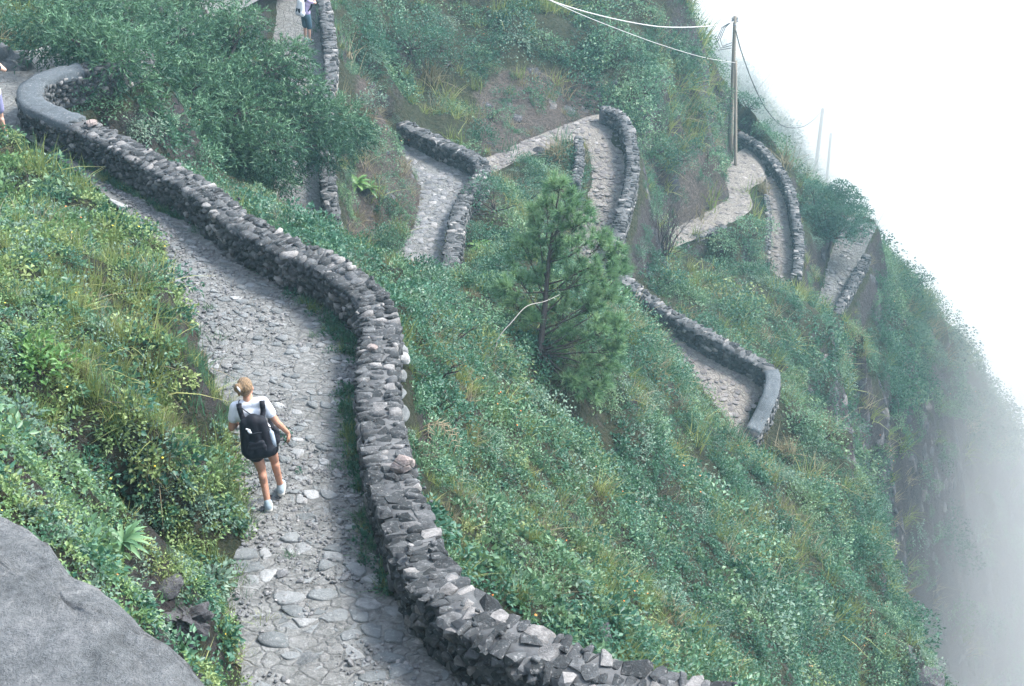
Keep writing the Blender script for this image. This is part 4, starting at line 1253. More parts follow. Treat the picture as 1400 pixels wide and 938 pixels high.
# weeds growing along the foot of the long parapet and between the stones of the near path
def foot_weeds():
    pF_ = PATH['F']; L = np.concatenate(([0], np.cumsum(np.linalg.norm(np.diff(pF_['c'], axis=0), axis=1))))
    smax = L[np.where(pF_['c'][:, 2] > -11.5)[0].max()]
    n1, n2 = 420, 60
    s = np.concatenate([RNG.uniform(0, smax, n1), RNG.uniform(0, smax, n2)])
    w = np.concatenate([RNG.normal(1.0, .05, n1), RNG.uniform(.1, .9, n2)])
    k = (fbm(s * .8, s * 0 + 3, 12, 3) > np.where(np.arange(len(s)) < n1, .42, .55)); s, w = s[k], w[k]
    l = np.stack([np.interp(s, L, pF_['l'][:, q]) for q in range(3)], 1); r = np.stack([np.interp(s, L, pF_['r'][:, q]) for q in range(3)], 1)
    P = l * (1 - w[:, None]) + r * w[:, None]; P[:, 2] -= .01
    sc = RNG.uniform(.07, .19, len(P))
    stuff('path_weeds', 'small green weeds at the foot of the long parapet and between the cobbles', [clump_grass(40, 1, .05, .8, .9, 0), clump_broad(60, 1, .3, 0, 1), clump_grass(36, 1.2, .04, .6, .7, 2)],
          [M['grass_teal'], M['leaf_dark'], M['grass']], P, np.stack([P[:, 0] * 0, P[:, 0] * 0, RNG.uniform(0, 6.28, len(P))], 1), np.stack([sc, sc, sc], 1), RNG.choice(3, len(P), p=[.45, .4, .15]))
foot_weeds()

# larger low bushes of mixed kinds breaking up the cover
V_MIX = [clump_broad(520, 1, .08, 0, 0), clump_broad(520, 1, .075, 0, 1), clump_broad(500, 1, .08, 0, 2), clump_broad(420, 1, .09, 0, 3)]
M['leaf_olive'] = mat_leaf('leaf_olive', (.05, .085, .03), (.14, .20, .075), (.30, .36, .16), .5, .3)
cover_layer('low_bushes', 'low rounded bushes of several greens scattered over the slopes', V_MIX, [M['leaf'], M['leaf_dark'], M['leaf_grey'], M['leaf_olive']], .055, 2.0, cover * (1 - bank) * sstep(12, 20, CD_) * sstep(.42, .58, fbm(CX * .35 + 50, CY * .35, 88, 3)), [1.0, 3.2, .9, 1.6], .5, .85, .2)
# straw grass hanging on the bare spur and the earth banks
cover_layer('straw_grass', 'straw coloured grass hanging on the bare earth banks', V_GRASS[1:3] + V_GRASS[:1], [M['grass_dry'], M['grass_dry'], M['grass']], .28, .8, cover * np.where(Z_SPUR, 3.6, 0) + cover * np.where(Z_BARE_C | Z_EBANK, 1.0, 0), [1, 1.4, 1], .6)

# rough cobbles half sunk in the far paths
V_COB = [clump_rock(400 + k) for k in range(5)]
def cobble_far(key, parent, per):
    p = PATH[key]; L = np.concatenate(([0], np.cumsum(np.linalg.norm(np.diff(p['c'], axis=0), axis=1))))
    n = int(L[-1] * 2 * p['hw'].mean() * per)
    s = RNG.uniform(0, L[-1], n); w = RNG.uniform(-.05, 1.08, n)
    l = np.stack([np.interp(s, L, p['l'][:, q]) for q in range(3)], 1); r = np.stack([np.interp(s, L, p['r'][:, q]) for q in range(3)], 1)
    P = l * (1 - w[:, None]) + r * w[:, None]
    P[:, 2] += (fbm(P[:, 0] * 2.2, P[:, 1] * 2.2, 31, 4) - .5) * .09
    sc = RNG.uniform(.05, .13, n)
    o = stuff('cobbles', None, V_COB, [M['cobble' + ('_pale' if key in 'CDE' else '')]], P, np.stack([RNG.normal(0, .1, n), RNG.normal(0, .1, n), RNG.uniform(0, 6.28, n)], 1), np.stack([sc * 1.2, sc, sc * RNG.uniform(.2, .4, n)], 1), RNG.choice(5, n))
    o.parent = parent
M['cobble'] = mat_stone('far_cobble', (.14, .145, .15), (.19, .195, .20), (.25, .25, .25), (.30, .29, .28))
M['cobble_pale'] = mat_stone('far_cobble_pale', (.13, .12, .117), (.175, .163, .157), (.225, .21, .20), (.28, .265, .25))
for k, o in FAR_PATHS.items(): cobble_far(k, o, 26 if k in 'BCD' else 14)

# loose gravel on the near path
def gravel():
    p = PATH['F']; L = np.concatenate(([0], np.cumsum(np.linalg.norm(np.diff(p['c'], axis=0), axis=1))))
    smax = L[np.where(p['c'][:, 2] > -11.3)[0].max()]; n = 5200
    s = RNG.uniform(0, smax, n); w = np.clip(RNG.beta(.8, .8, n) * 1.1 - .05, -.1, 1.1)
    k = fbm(s * 1.3, w * 3, 61, 3) > .42; s, w = s[k], w[k]; n = len(s)
    l = np.stack([np.interp(s, L, p['l'][:, q]) for q in range(3)], 1); r = np.stack([np.interp(s, L, p['r'][:, q]) for q in range(3)], 1)
    P = l * (1 - w[:, None]) + r * w[:, None]; P[:, 2] += (fbm(P[:, 0] * 2.2, P[:, 1] * 2.2, 31, 4) - .5) * .09 + .008
    sc = RNG.gamma(2.0, .0045, n) + .005
    o = stuff('gravel', None, V_COB, [M['cobble']], P, np.stack([RNG.normal(0, .4, n), RNG.normal(0, .4, n), RNG.uniform(0, 6.28, n)], 1), np.stack([sc * 1.2, sc, sc * .7], 1), RNG.choice(5, n))
    o.parent = pathF
gravel()
# ------------------------------------------------------------------ paving stones of the near path
def path_frame(key):
    p = PATH[key]; c = p['c']
    L = np.concatenate(([0], np.cumsum(np.linalg.norm(np.diff(c, axis=0), axis=1))))
    return p, L
pF, LP = path_frame('F')
def path_pts(s, w):
    s = np.asarray(s, float); w = np.asarray(w, float)
    l = np.stack([np.interp(s, LP, pF['l'][:, k]) for k in range(3)], 1); r = np.stack([np.interp(s, LP, pF['r'][:, k]) for k in range(3)], 1)
    p = l * (1 - w[:, None]) + r * w[:, None]
    p[:, 2] += (fbm(p[:, 0] * 2.2, p[:, 1] * 2.2, 31, 4) - .5) * .09 - .012 * np.minimum(np.abs(w - .5) * 2, 1.1) ** 4
    return p

def clip_poly(poly, nrm, d):
    out = []
    for i in range(len(poly)):
        a, b = poly[i], poly[(i + 1) % len(poly)]
        da, db = a @ nrm - d, b @ nrm - d
        if da <= 0: out.append(a)
        if (da <= 0) != (db <= 0): out.append(a + (b - a) * (da / (da - db)))
    return out

def paving():
    rr = np.random.default_rng(5)
    S1 = LP[np.where(pF['c'][:, 2] > -11.2)[0].max()]
    sites = []
    s = 0.0
    while s < S1:
        hw = np.interp(s, LP, pF['hw'])
        W = 2 * hw * 1.22
        big = .25 - .09 * sstep(1.5, 5.0, s)
        t = -.03 * W
        while t < W:
            st = big * rr.choice([.55, .8, 1.0, 1.3], p=[.25, .3, .3, .15])
            sites.append((s + rr.uniform(-.5, .5) * big, t + st * .5 + rr.uniform(-.2, .2) * big))
            t += st
        s += big * rr.uniform(.75, 1.0)
    sites = np.array(sites)
    stones = []
    for i, c in enumerate(sites):
        d = np.linalg.norm(sites - c, axis=1); nb = np.argsort(d)[1:16]
        poly = [c + .28 * np.array((math.cos(a), math.sin(a))) for a in np.arange(10) * .6283]
        for j in nb:
            n = sites[j] - c; ln = np.linalg.norm(n)
            if ln < 1e-3: continue
            n = n / ln
            poly = clip_poly(poly, n, c @ n + ln * .5 - .010)
            if len(poly) < 3: break
        if len(poly) < 3: continue
        if rr.random() < .22: continue                      # stones missing, bare dirt
        P = np.array(poly)
        # cut the corners
        Q = np.empty((len(P) * 2, 2)); Pn = np.roll(P, -1, 0)
        Q[0::2] = P * .78 + Pn * .22; Q[1::2] = P * .22 + Pn * .78
        P = Q + rr.normal(0, .006, Q.shape)
        cen = P.mean(0); area = .5 * abs(np.dot(P[:, 0], np.roll(P[:, 1], 1)) - np.dot(P[:, 1], np.roll(P[:, 0], 1)))
        if area < .002: continue
        stones.append((cen, P, area))
    built = []
    for cen, P, area in stones:
        h = rr.choice([-.016, -.004, .008, .022], p=[.3, .33, .25, .12]) * rr.uniform(.7, 1.3)
        tx, ty = rr.normal(0, .05, 2)
        n = len(P)
        Q = []; dz = []
        for k, (f, z) in enumerate(((1.0, -.05), (.98, h * .55), (.80, h))):
            d = P - cen; Q.append(cen + d * f)
            dz.append(z + (d @ np.array((tx, ty))) * (k > 0) + (rr.normal(0, .004, n) if k == 2 else 0))
        Q.append(cen[None]); dz.append(np.array([h * 1.08 + rr.normal(0, .004)]))
        Q = np.concatenate(Q); dz = np.concatenate(dz)
        V = path_pts(np.clip(Q[:, 0], 0, S1), Q[:, 1] / (2 * np.interp(Q[:, 0], LP, pF['hw']))); V[:, 2] += dz
        c3 = V[-1].copy()
        f4 = [(a * n + k, a * n + (k + 1) % n, (a + 1) * n + (k + 1) % n, (a + 1) * n + k) for a in range(2) for k in range(n)]
        f3 = [(2 * n + k, 2 * n + (k + 1) % n, 3 * n) for k in range(n)]
        u, v, D = project(c3)
        score = area ** .5 / D[0] * (1 if (-10 < u[0] < 1410 and -10 < v[0] < 950) else .05)
        built.append((score, V, f3, f4, c3))
    built.sort(key=lambda b: -b[0])
    rest = MB()
    for k, (sc, V, f3, f4, c3) in enumerate(built):
        if k < 300:
            o = obj('paving_stone', fast_mesh('paving_stone', V - c3, [np.array(f3), np.array(f4)], M['paving'], True), pathF, c3)
        else:
            rest.add(V, f3, f4)
    r = rest.build('small_cobbles', M['paving'], pathF, True); tag(r, kind='stuff')
    print('paving', len(built))
paving()

# ------------------------------------------------------------------ rocks
def rock(name, center, dims, rot, mat, seed, parent=None, sub=3, rough=.16, rz=0.0):
    bm = bmesh.new(); bmesh.ops.create_icosphere(bm, subdivisions=sub, radius=1.0)
    rr = np.random.default_rng(seed)
    planes = unit(rr.normal(size=(11, 3))); dd = rr.uniform(.62, .9, 11)
    p = np.array([v.co[:] for v in bm.verts])
    for n, d in zip(planes, dd):
        k = p @ n
        p = p - n[None] * (np.maximum(k - d, 0) * .92)[:, None]
    q = p * 2.3 + seed
    p = p * (1 + rough * 1.6 * (fbm(q[:, 0] + q[:, 2] * .7, q[:, 1] - q[:, 2] * .6, seed, 4) - .5))[:, None]
    for v, c_ in zip(bm.verts, p * np.array(dims)): v.co = c_
    me = bpy.data.meshes.new(name); bm.to_mesh(me); bm.free()
    me.materials.append(mat)
    return obj(name, me, parent, center, rot)

def mat_rock(name, a, b, c, sc=3.0, cracks=.55):
    t = NT(name); p = t.pos()
    n = t.noise(sc, 8, .68, p); n2 = t.noise(sc * 9, 6, .7, p)
    col = t.ramp(n, [(.3, a), (.5, b), (.72, c)])
    col = t.mix(t.ramp(n2, [(.35, (.45, .45, .45)), (.6, (0, 0, 0))]), col, tuple(x * .55 for x in a))
    col = t.mix(t.ramp(t.noise(sc * 4, 5, .7, p), [(.6, (0, 0, 0)), (.72, (.5, .5, .5))]), col, (.34, .35, .34))
    h = t.math('ADD', n, t.math('MULTIPLY', n2, .4))
    vo = t.node('ShaderNodeTexVoronoi'); vo.feature = 'DISTANCE_TO_EDGE'; vo.inputs['Scale'].default_value = sc * .35; t.con(p, vo.inputs['Vector'])
    ck = t.ramp(vo.outputs['Distance'], [(0.0, (0, 0, 0)), (.02, (1, 1, 1))])
    col = t.mix(t.math('MULTIPLY', t.math('SUBTRACT', 1.0, ck), cracks), col, (.03, .03, .03))
    h = t.math('ADD', t.math('ADD', h, t.math('MULTIPLY', ck, cracks * .6)), t.math('MULTIPLY', t.noise(sc * 30, 4, .7, p), .25))
    t.bsdf(col, .93, t.bump(h, .9, .05), .15)
    return t.m
M['rock'] = mat_rock('grey_rock', (.095, .103, .106), (.165, .175, .178), (.25, .256, .254), 5.0, .0)
M['rock_dark'] = mat_rock('dark_rock', (.045, .045, .05), (.085, .085, .09), (.14, .14, .14), 3.0)
M['rock_pink'] = mat_rock('pink_rock', (.22, .18, .165), (.36, .30, .275), (.46, .42, .39), 6.0)

def slab():
    """big flat-topped boulder just below the viewer"""
    edge = [(-260, 560), (-120, 625), (0, 684), (35, 705), (62, 730), (90, 775), (105, 793), (135, 812), (172, 838), (205, 862), (250, 885), (275, 905), (300, 936), (330, 990), (300, 1100), (100, 1180), (-260, 1180)]
    z0 = -2.75
    top = [pz(u, v, z0 + .0006 * (v - 800) + .0003 * (u - 150)) for u, v in edge]
    c = np.mean(top, 0)
    bm = bmesh.new()
    rings = []
    rr = np.random.default_rng(3)
    P = resample(np.array(top + [top[0]]), .05)[:-1]
    n = len(P)
    prof = [(.0, 0)] + [(f, 0) for f in np.linspace(.06, .93, 26)] + [(.965, -.008), (.99, -.03), (1.0, -.07), (1.005, -.12), (1.005, -.2), (.995, -.35), (.96, -.7), (.9, -1.2)]
    V = []
    for f, dz in prof[1:]:
        d = P - c; q = c + d * f
        pl = [(g[0] * (q[:, 0] - c[0]) + g[1] * (q[:, 1] - c[1]) + g[2]) for g in ((.10, -.05, .02), (-.16, .10, .05), (.05, .18, .03), (-.05, -.20, .04), (.22, .12, .10))]
        a = np.min(pl, 0) * .9 - np.abs(fbm(q[:, 0] * 5 + 3, q[:, 1] * 5, 18, 5) - .5) * .05 + (fbm(q[:, 0] * 21, q[:, 1] * 21, 28, 4) - .5) * .022
        b = (fbm(P[:, 0] * 6 + dz * 3, P[:, 1] * 6 - dz * 4, 4, 4) - .5) * .07
        rad = d / (np.linalg.norm(d, axis=1)[:, None] + 1e-9)
        line = q[:, 0] * .55 + q[:, 1] * .83 + (fbm(q[:, 0] * 3, q[:, 1] * 3, 44, 3) - .5) * .12
        crack = -.10 * np.exp(-((line - 1.22) / .016) ** 2) - .10 * sstep(1.22, 1.18, line)
        z = dz + a * min(1, f * 5) + crack
        V.append(q + np.stack([np.zeros(n), np.zeros(n), z], 1) + rad * (b * (f > .95))[:, None])
    V = [np.concatenate(V)][0]
    V = np.array(V); m = len(prof) - 1
    V = np.concatenate([V, [c + np.array((0, 0, .03))]])
    f4 = [(a * n + k, (a + 1) * n + k, (a + 1) * n + (k + 1) % n, a * n + (k + 1) % n) for a in range(m - 1) for k in range(n)]
    f3 = [(len(V) - 1, k, (k + 1) % n) for k in range(n)]
    o = obj('boulder', fast_mesh('boulder', V, [np.array(f3), np.array(f4)], M['rock'], True))
    tag(o, 'large flat grey boulder with a crack in the lower corner below the viewer', 'boulder')
slab()

def ground_pt(u, v): 
    p = hit(u, v); return p
def seat_rock(u, v, D, dims, seed, mat, label, name='rock', z=None, rot=(0, 0, 0)):
    p = pd(u, v, D) if D else hit(u, v)
    o = rock(name, p, dims, (rot[0], rot[1], rot[2] + seed), mat, seed)
    tag(o, label, 'rock'); return o
def on_wall(u, v, key, dz):
    T = WALLS[key]['top']; uu, vv, DD = project(T); i = ((uu - u) ** 2 + (vv - v) ** 2).argmin()
    return pz(u, v, T[i, 2] + dz)
p = on_wall(551, 634, 'F', .10); o = rock('rock', p, (.14, .12, .10), (0, 0, .4), M['rock_pink'], 21); tag(o, 'big pale pink stone lying on the parapet beside the dead frond', 'rock')
p = on_wall(125, 168, 'F', .06); o = rock('rock', p, (.13, .10, .07), (0, 0, 1.4), M['rock_pink'], 22); tag(o, 'pale stone lying at the end of the cement capping', 'rock')
p = on_wall(509, 475, 'F', .05); o = rock('rock', p, (.07, .06, .05), (0, 0, .4), M['rock_pink'], 23); tag(o, 'small whitish stone on the parapet beside the woman', 'rock')
for i, (u, v, d, s, lab, mt) in enumerate([
    (415, 912, .17, 31, 'rounded stone sticking out of the path at the bottom of the view', 'rock'),
    (447, 436, .07, 32, 'small loose stone on the path at the foot of the parapet', 'rock'),
    (517, 811, .06, 33, 'loose stone at the foot of the parapet below the woman', 'rock'),
    (2, 92, .5, 34, 'rough grey outcrop above the bend behind the photographer', 'rock'),
    (1262, 930, .55, 35, 'dark rock on the cliff edge at the bottom corner', 'rock_dark'),
    (822, 868, .16, 36, 'dark rock showing among the scrub below the parapet', 'rock_dark'),
    (737, 210, .3, 37, 'dark rock at the inner side of the hairpin path', 'rock_dark'),
    (258, 850, .21, 40, 'rough dark rock between the flat boulder and the path', 'rock_dark'),
    (232, 800, .12, 39, 'lump of dark earth beside the hollow under the boulder', 'rock_dark')]):
    p = hit(u, v)
    if p is None: continue
    o = rock('rock', p, (d * 1.15, d, d * (.75 if i != 3 else 1.1)), (.2, .1, s), M[mt], s, rough=.9 if s in (34, 40) else .2, sub=4 if s in (34, 40) else 3); tag(o, lab, 'rock')

# ------------------------------------------------------------------ trees and shrubs
def bez(a, b, n, sag, rr):
    t = np.linspace(0, 1, n)[:, None]
    m = (a + b) / 2 + sag
    p = (1 - t) ** 2 * a + 2 * t * (1 - t) * m + t * t * b
    p[1:-1] += rr.normal(0, .012 * np.linalg.norm(b - a), (n - 2, 3))
    return p

def leafy_crown(cl, lobes, per, leaf, rr, m=0, spray=False):
    """lobes: (center, radius); leaves on twig tips through each lobe's outer volume"""
    for c, r in lobes:
        n = int(per * r * r)
        d = unit(rr.normal(size=(n, 3))); d[:, 2] = np.where(d[:, 2] < -.35, -d[:, 2], d[:, 2])
        q = r * rr.uniform(.25, 1.05, n) ** .45
        q *= .72 + .55 * vnoise(d[:, 0] * 3 + c[0] * 3, d[:, 1] * 3 + d[:, 2] * 3 + c[1], 4)
        P = c + d * q[:, None] * np.array((1, 1, .8))
        out = unit(d + rr.normal(0, .5, (n, 3)))
        V, F = leaf_quads(P, out, np.array((0, 0, 1.0)) + rr.normal(0, .4, (n, 3)), leaf * rr.uniform(.6, 1.3, n), leaf * .55 * rr.uniform(.7, 1.2, n))
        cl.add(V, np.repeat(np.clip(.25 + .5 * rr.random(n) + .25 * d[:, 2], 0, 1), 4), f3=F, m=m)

def finish(cl, name, mats, parent):
    v, t, f3, f4, m3, m4 = cl.arrays()
    return obj(name, fast_mesh(name, v, [f for f in (f3, f4) if len(f)], mats, False, np.concatenate([m3, m4]), t), parent)

def limbs(mb, base, lobes, rr, r0, fork=.35, nsub=4):
    cen = np.mean([c for c, r in lobes], 0)
    fk = base + (cen - base) * fork
    mb.tube(bez(base - np.array((0, 0, .3)), fk, 6, rr.normal(0, .08, 3), rr), np.linspace(r0, r0 * .7, 6), 8)
    for c, r in lobes:
        L = np.linalg.norm(c - fk)
        mb.tube(bez(fk, c, 7, np.array((0, 0, -.06 * L)) + rr.normal(0, .08 * L, 3), rr), np.linspace(r0 * .55, r0 * .14, 7), 6)
        for k in range(nsub):
            d = unit(rr.normal(size=3)); d[2] = abs(d[2]) * .6
            mb.tube(bez(c - (c - fk) * rr.uniform(0, .35), c + d * r * .9, 5, rr.normal(0, .05 * r, 3), rr), np.linspace(r0 * .16, r0 * .03, 5), 4)

# feathery tree in the gully
def feather_tree():
    rr = np.random.default_rng(11)
    L = [(155, 88, 28.6, 26), (175, 118, 28.8, 30), (195, 150, 29, 28), (150, 60, 29, 30), (100, 55, 29, 26), (225, 180, 29.5, 24), (70, 40, 30, 40), (110, 15, 31, 38), (135, 60, 30, 38), (175, 30, 32, 45), (190, 85, 30, 42), (235, 60, 34, 48), (215, 125, 32.5, 40), (260, 115, 33.5, 50),
         (255, 165, 32.5, 38), (290, 60, 35, 42), (305, 110, 34.5, 45), (320, 160, 34, 46), (310, 205, 33.5, 36), (355, 100, 35.5, 42), (365, 150, 35, 46), (370, 200, 34.8, 38),
         (405, 120, 36, 36), (420, 165, 36, 40), (455, 165, 37, 34), (480, 180, 37.5, 26), (445, 205, 36.5, 26), (400, 215, 35.5, 26), (345, 232, 34, 24), (270, 205, 33, 30),
         (190, 160, 32, 26), (160, 115, 32, 28), (330, 35, 36, 30), (225, 15, 35, 38), (282, 14, 36, 32), (395, 75, 36.5, 24), (380, 245, 35, 18), (240, 225, 32.5, 20), (50, 75, 32.5, 20)]
    lobes = [(pd(u, v, D + rr.uniform(-.8, .8)), r * D / FPX * 1.08) for u, v, D, r in L]
    b = pd(262, 178, 34.0); b[2] = ground_at(b[0], b[1])
    root = empty('feathery_tree', b)
    tag(root, 'wide spreading tree with dark feathery foliage growing in the gully inside the bend', 'tree')
    lob = [(c - b, r) for c, r in lobes]
    mb = MB(); limbs(mb, np.zeros(3), lob, rr, .16, .3, 5)
    mb.build('trunk', M['bark'], root, True)
    cl = Clump()
    for c, r in lob:
        n = int(520 * r * r) + 60
        d = unit(rr.normal(size=(n, 3))); q = r * rr.uniform(.1, 1.08, n) ** .5
        q *= .7 + .6 * vnoise(d[:, 0] * 3 + c[0] * 3, d[:, 1] * 3 + d[:, 2] * 3 + c[1], 4)
        P = c + d * q[:, None] * np.array((1, 1, .85))
        dr = unit(d + rr.normal(0, .6, (n, 3)) + np.array((.25, -.1, -.1)))
        sl = rr.uniform(.18, .42, n)
        tn = np.clip(.16 + .25 * rr.random(n) + .34 * rr.random() + .5 * d[:, 2] * q / r, 0, 1)  # painted light and shade: each lobe brighter on top, darker within and below
        for k in range(9):                                        # leaflets along the twig, drooping outwards
            t = (k + 1) / 9
            B = P + dr * (sl * t)[:, None] - np.array((0, 0, 1.0)) * (sl * t * t * .25)[:, None]
            dd = unit(dr + rr.normal(0, .75, (n, 3)))
            V, F, m = blades(B, dd, np.zeros((n, 3)), .13 * rr.uniform(.6, 1.2, n), .030, 1)
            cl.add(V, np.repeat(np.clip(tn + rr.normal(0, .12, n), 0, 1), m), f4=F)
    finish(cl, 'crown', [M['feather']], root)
feather_tree()

def pine():
    rr = np.random.default_rng(12)
    b = hit(736, 494); D0 = b[1] * CP - b[2] * SP
    b = pd(736, 494, D0); b[2] = ground_at(b[0], b[1])
    root = empty('pine_tree', b)
    tag(root, 'young bright green pine with long needles standing on the scrub slope', 'tree')
    def loc(u, v, D): return pd(u, v, D) - b
    tr = [np.array((0, 0, -.3)), loc(738, 480, D0), loc(745, 420, D0 + .1), loc(750, 360, D0 + .2), loc(758, 300, D0 + .3), loc(765, 258, D0 + .4)]
    trp = resample(np.array(tr), .15)
    mb = MB(); mb.tube(trp, np.linspace(.075, .015, len(trp)), 8); mb.build('trunk', M['bark'], root, True)
    L = [(765, 258, 22), (748, 282, 26), (778, 280, 24), (735, 310, 30), (762, 312, 30), (792, 305, 26), (722, 345, 28), (755, 348, 32), (792, 342, 30), (820, 335, 22), (838, 348, 20),
         (712, 385, 30), (748, 390, 32), (785, 385, 34), (820, 378, 28), (848, 372, 18), (702, 420, 24), (770, 430, 36), (808, 420, 32), (835, 408, 24), (790, 465, 36), (820, 460, 30),
         (840, 445, 20), (765, 478, 26), (800, 505, 36), (828, 500, 24), (780, 525, 26), (812, 535, 24), (692, 395, 16), (840, 480, 18), (720, 440, 18)]
    br = MB(); cl = Clump()
    for u, v, r in L:
        D = D0 + (rr.uniform(.25, .7) if abs(u - 748) < 28 and v > 330 else rr.uniform(-.55, .55)); c = loc(u, v, D); R_ = r * D / FPX
        h = min(max(c[2] - .45 * np.hypot(c[0], c[1]), .1), trp[-1][2] - .05)
        k = np.abs(trp[:, 2] - h).argmin()
        br.tube(bez(trp[k], c, 7, np.array((0, 0, -.10)), rr), np.linspace(.022, .008, 7), 5)
        nt = int(8 + r * .42)
        for t in range(nt):
            d = unit(rr.normal(size=3) + np.array((0, 0, .55))); p = c + d * R_ * rr.uniform(.25, 1.05)
            q = c - (c - trp[k]) * rr.uniform(0, .25)
            br.tube(np.array([q, (q + p) / 2 + rr.normal(0, .02, 3), p]), np.array((.007, .005, .004)), 3, cap=False)
            ax = unit(p - q + np.array((0, 0, .12)))
            n = 66
            dd = unit(ax * rr.uniform(.35, 1.3, (n, 1)) + unit(rr.normal(size=(n, 3))) * .75)
            V, F, m = blades(p + ax * rr.uniform(-.07, .04, (n, 1)), dd, np.array((0, 0, -.12)), .19 * rr.uniform(.7, 1.2, n), .0125, 1)
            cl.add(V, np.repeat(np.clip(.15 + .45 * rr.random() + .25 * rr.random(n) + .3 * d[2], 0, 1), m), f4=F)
    br.build('branches', M['bark'], root, True)
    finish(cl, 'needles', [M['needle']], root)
pine()

M['leaf_tree'] = mat_leaf('leaf_round_tree', (.018, .075, .055), (.05, .15, .105), (.12, .25, .165), .45, .4)
def round_tree():
    rr = np.random.default_rng(13)
    L = [(1140, 285, 24), (1118, 275, 18), (1160, 282, 20), (1128, 302, 22), (1158, 306, 22), (1176, 300, 15), (1180, 318, 13), (1148, 326, 22), (1120, 322, 18), (1170, 330, 14), (1108, 262, 10), (1148, 264, 12), (1105, 300, 14)]
    b = pd(1132, 345, 70.5); b[2] = ground_at(b[0], b[1])
    lob = [(pd(u, v - 6, 69.5 + rr.uniform(-.6, .6)) - b, r * 70.5 / FPX * 1.2) for u, v, r in L]
    root = empty('round_tree', b); tag(root, 'rounded blue green tree leaning out over the misty valley', 'tree')
    mb = MB(); limbs(mb, np.zeros(3), lob, rr, .1, .35, 4); mb.build('trunk', M['bark'], root, True)
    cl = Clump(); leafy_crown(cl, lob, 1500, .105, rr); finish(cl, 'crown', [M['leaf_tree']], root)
round_tree()

def bare_shrub(u, v, h, label, mat, n=26, seed=1, spread=.5):
    rr = np.random.default_rng(seed); b = hit(u, v)
    mb = MB()
    for k in range(n):
        d = unit(np.array((rr.normal(0, spread), rr.normal(0, spread), 1.0))); L = h * rr.uniform(.6, 1.05)
        t = bez(np.array((rr.normal(0, .12), rr.normal(0, .12), -.15)), d * L, 6, rr.normal(0, .08 * L, 3), rr)
        mb.tube(t, np.linspace(.02, .006, 6), 4)
        for q in range(6):
            i = rr.integers(2, 6); e = unit(d + rr.normal(0, .5, 3)); l = L * rr.uniform(.18, .4)
            mb.tube(bez(t[i], t[i] + e * l, 4, rr.normal(0, .03, 3), rr), np.linspace(.009, .003, 4), 3, cap=False)
    o = mb.build('bare_shrub', M[mat]); o.location = b; tag(o, label, 'shrub'); return o
bare_shrub(905, 345, 2.3, 'leafless dark twiggy shrub beside the capped end of the curved hairpin wall', 'twig', 34, 3, .42)

def bush(u, v, r, leaf, mat, label, seed, per=520, base_dv=0.6, flat=.85, name='bush', lobes=7, D=None):
    """shrub whose crown is centred at the pixel, rooted on the hillside below it; r in metres"""
    rr = np.random.default_rng(seed)
    g = hit(u, v + 2) if D is None else pd(u, v, D)
    b = np.array((g[0], g[1], ground_at(g[0], g[1])))
    root = empty(name, b); tag(root, label, 'bush', 'shrubs picked out on the slopes')
    lob = [(np.array((0, 0, r * .45)), r * .62)]
    for k in range(lobes):
        a = rr.uniform(0, 6.283); e = rr.uniform(.35, .8) * r
        lob.append((np.array((math.cos(a) * e, math.sin(a) * e, r * rr.uniform(.2, .85) * flat)), r * rr.uniform(.32, .5)))
    mb = MB(); limbs(mb, np.zeros(3), lob, rr, .03 + .02 * r, .2, 3); mb.build('stems', M['bark'], root, True)
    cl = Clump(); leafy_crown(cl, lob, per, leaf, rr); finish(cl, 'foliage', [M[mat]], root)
    return root
bush(62, 512, .36, .085, 'leaf_lime', 'bright glossy green bush standing out on the grassy bank', 1, 1500)
bush(678, 292, 1.15, .085, 'leaf_dark', 'dense dark bush against the outside of the bent rubble wall', 2, 520)
bush(645, 335, .7, .085, 'leaf_dark', 'small dark bush under the outer face of the bent rubble wall', 3, 560)
bush(722, 275, .8, .085, 'leaf_dark', 'dark bush just behind the tip of the pine', 4, 520)
bush(925, 222, 1.5, .10, 'leaf_dark', 'broad dark bush on the slope between hairpin wall and utility pole', 5, 420)
bush(890, 215, 1.0, .10, 'leaf_dark', 'dark bush touching the outer side of the hairpin wall', 6, 420)
bush(1025, 325, 1.1, .11, 'leaf', 'leafy bush inside the loop of the far pale path', 7, 380)
bush(985, 345, 1.0, .11, 'leaf', 'low bush under the row of kerb stones of the far path', 8, 380)
bush(1088, 578, .85, .085, 'leaf', 'green bush just outside the grey capped corner', 9, 480)
bush(1130, 600, .8, .085, 'leaf', 'green bush on the rim beyond the grey capped corner', 10, 480)
bush(600, 520, .75, .06, 'leaf_dark', 'dark bush filling the hollow outside the bend of the long parapet', 31, 700)
bush(610, 600, .6, .06, 'leaf_dark', 'dark bush behind the dead frond', 32, 800)
bush(655, 450, .7, .06, 'leaf', 'green bush between the long parapet and the dead branch', 33, 700)
bush(590, 425, .6, .06, 'leaf_dark', 'dark bush in front of the end of the bent rubble wall', 34, 800)
bush(572, 470, .35, .05, 'leaf_dark', 'small dark bush hard against the outer face of the long parapet', 35, 1500)
bush(584, 640, .35, .05, 'leaf', 'small green bush below the dead frond at the parapet', 36, 1500)
bush(577, 535, .4, .05, 'leaf_dark', 'dark bush squeezed between parapet and hollow', 37, 1400)
bush(592, 560, .45, .06, 'leaf_dark', 'dark bush in the hollow against the long parapet', 11, 1100)
bush(620, 470, .5, .06, 'leaf_dark', 'dark thorny bush with orange flowers beside the bend of the long parapet', 12, 1000)
bush(500, 95, .8, .09, 'leaf_grey', 'pale grey green shrub high on the bare spur', 13, 420)
bush(512, 150, .75, .09, 'leaf_grey', 'pale grey green shrub hanging down the bare spur', 14, 420)
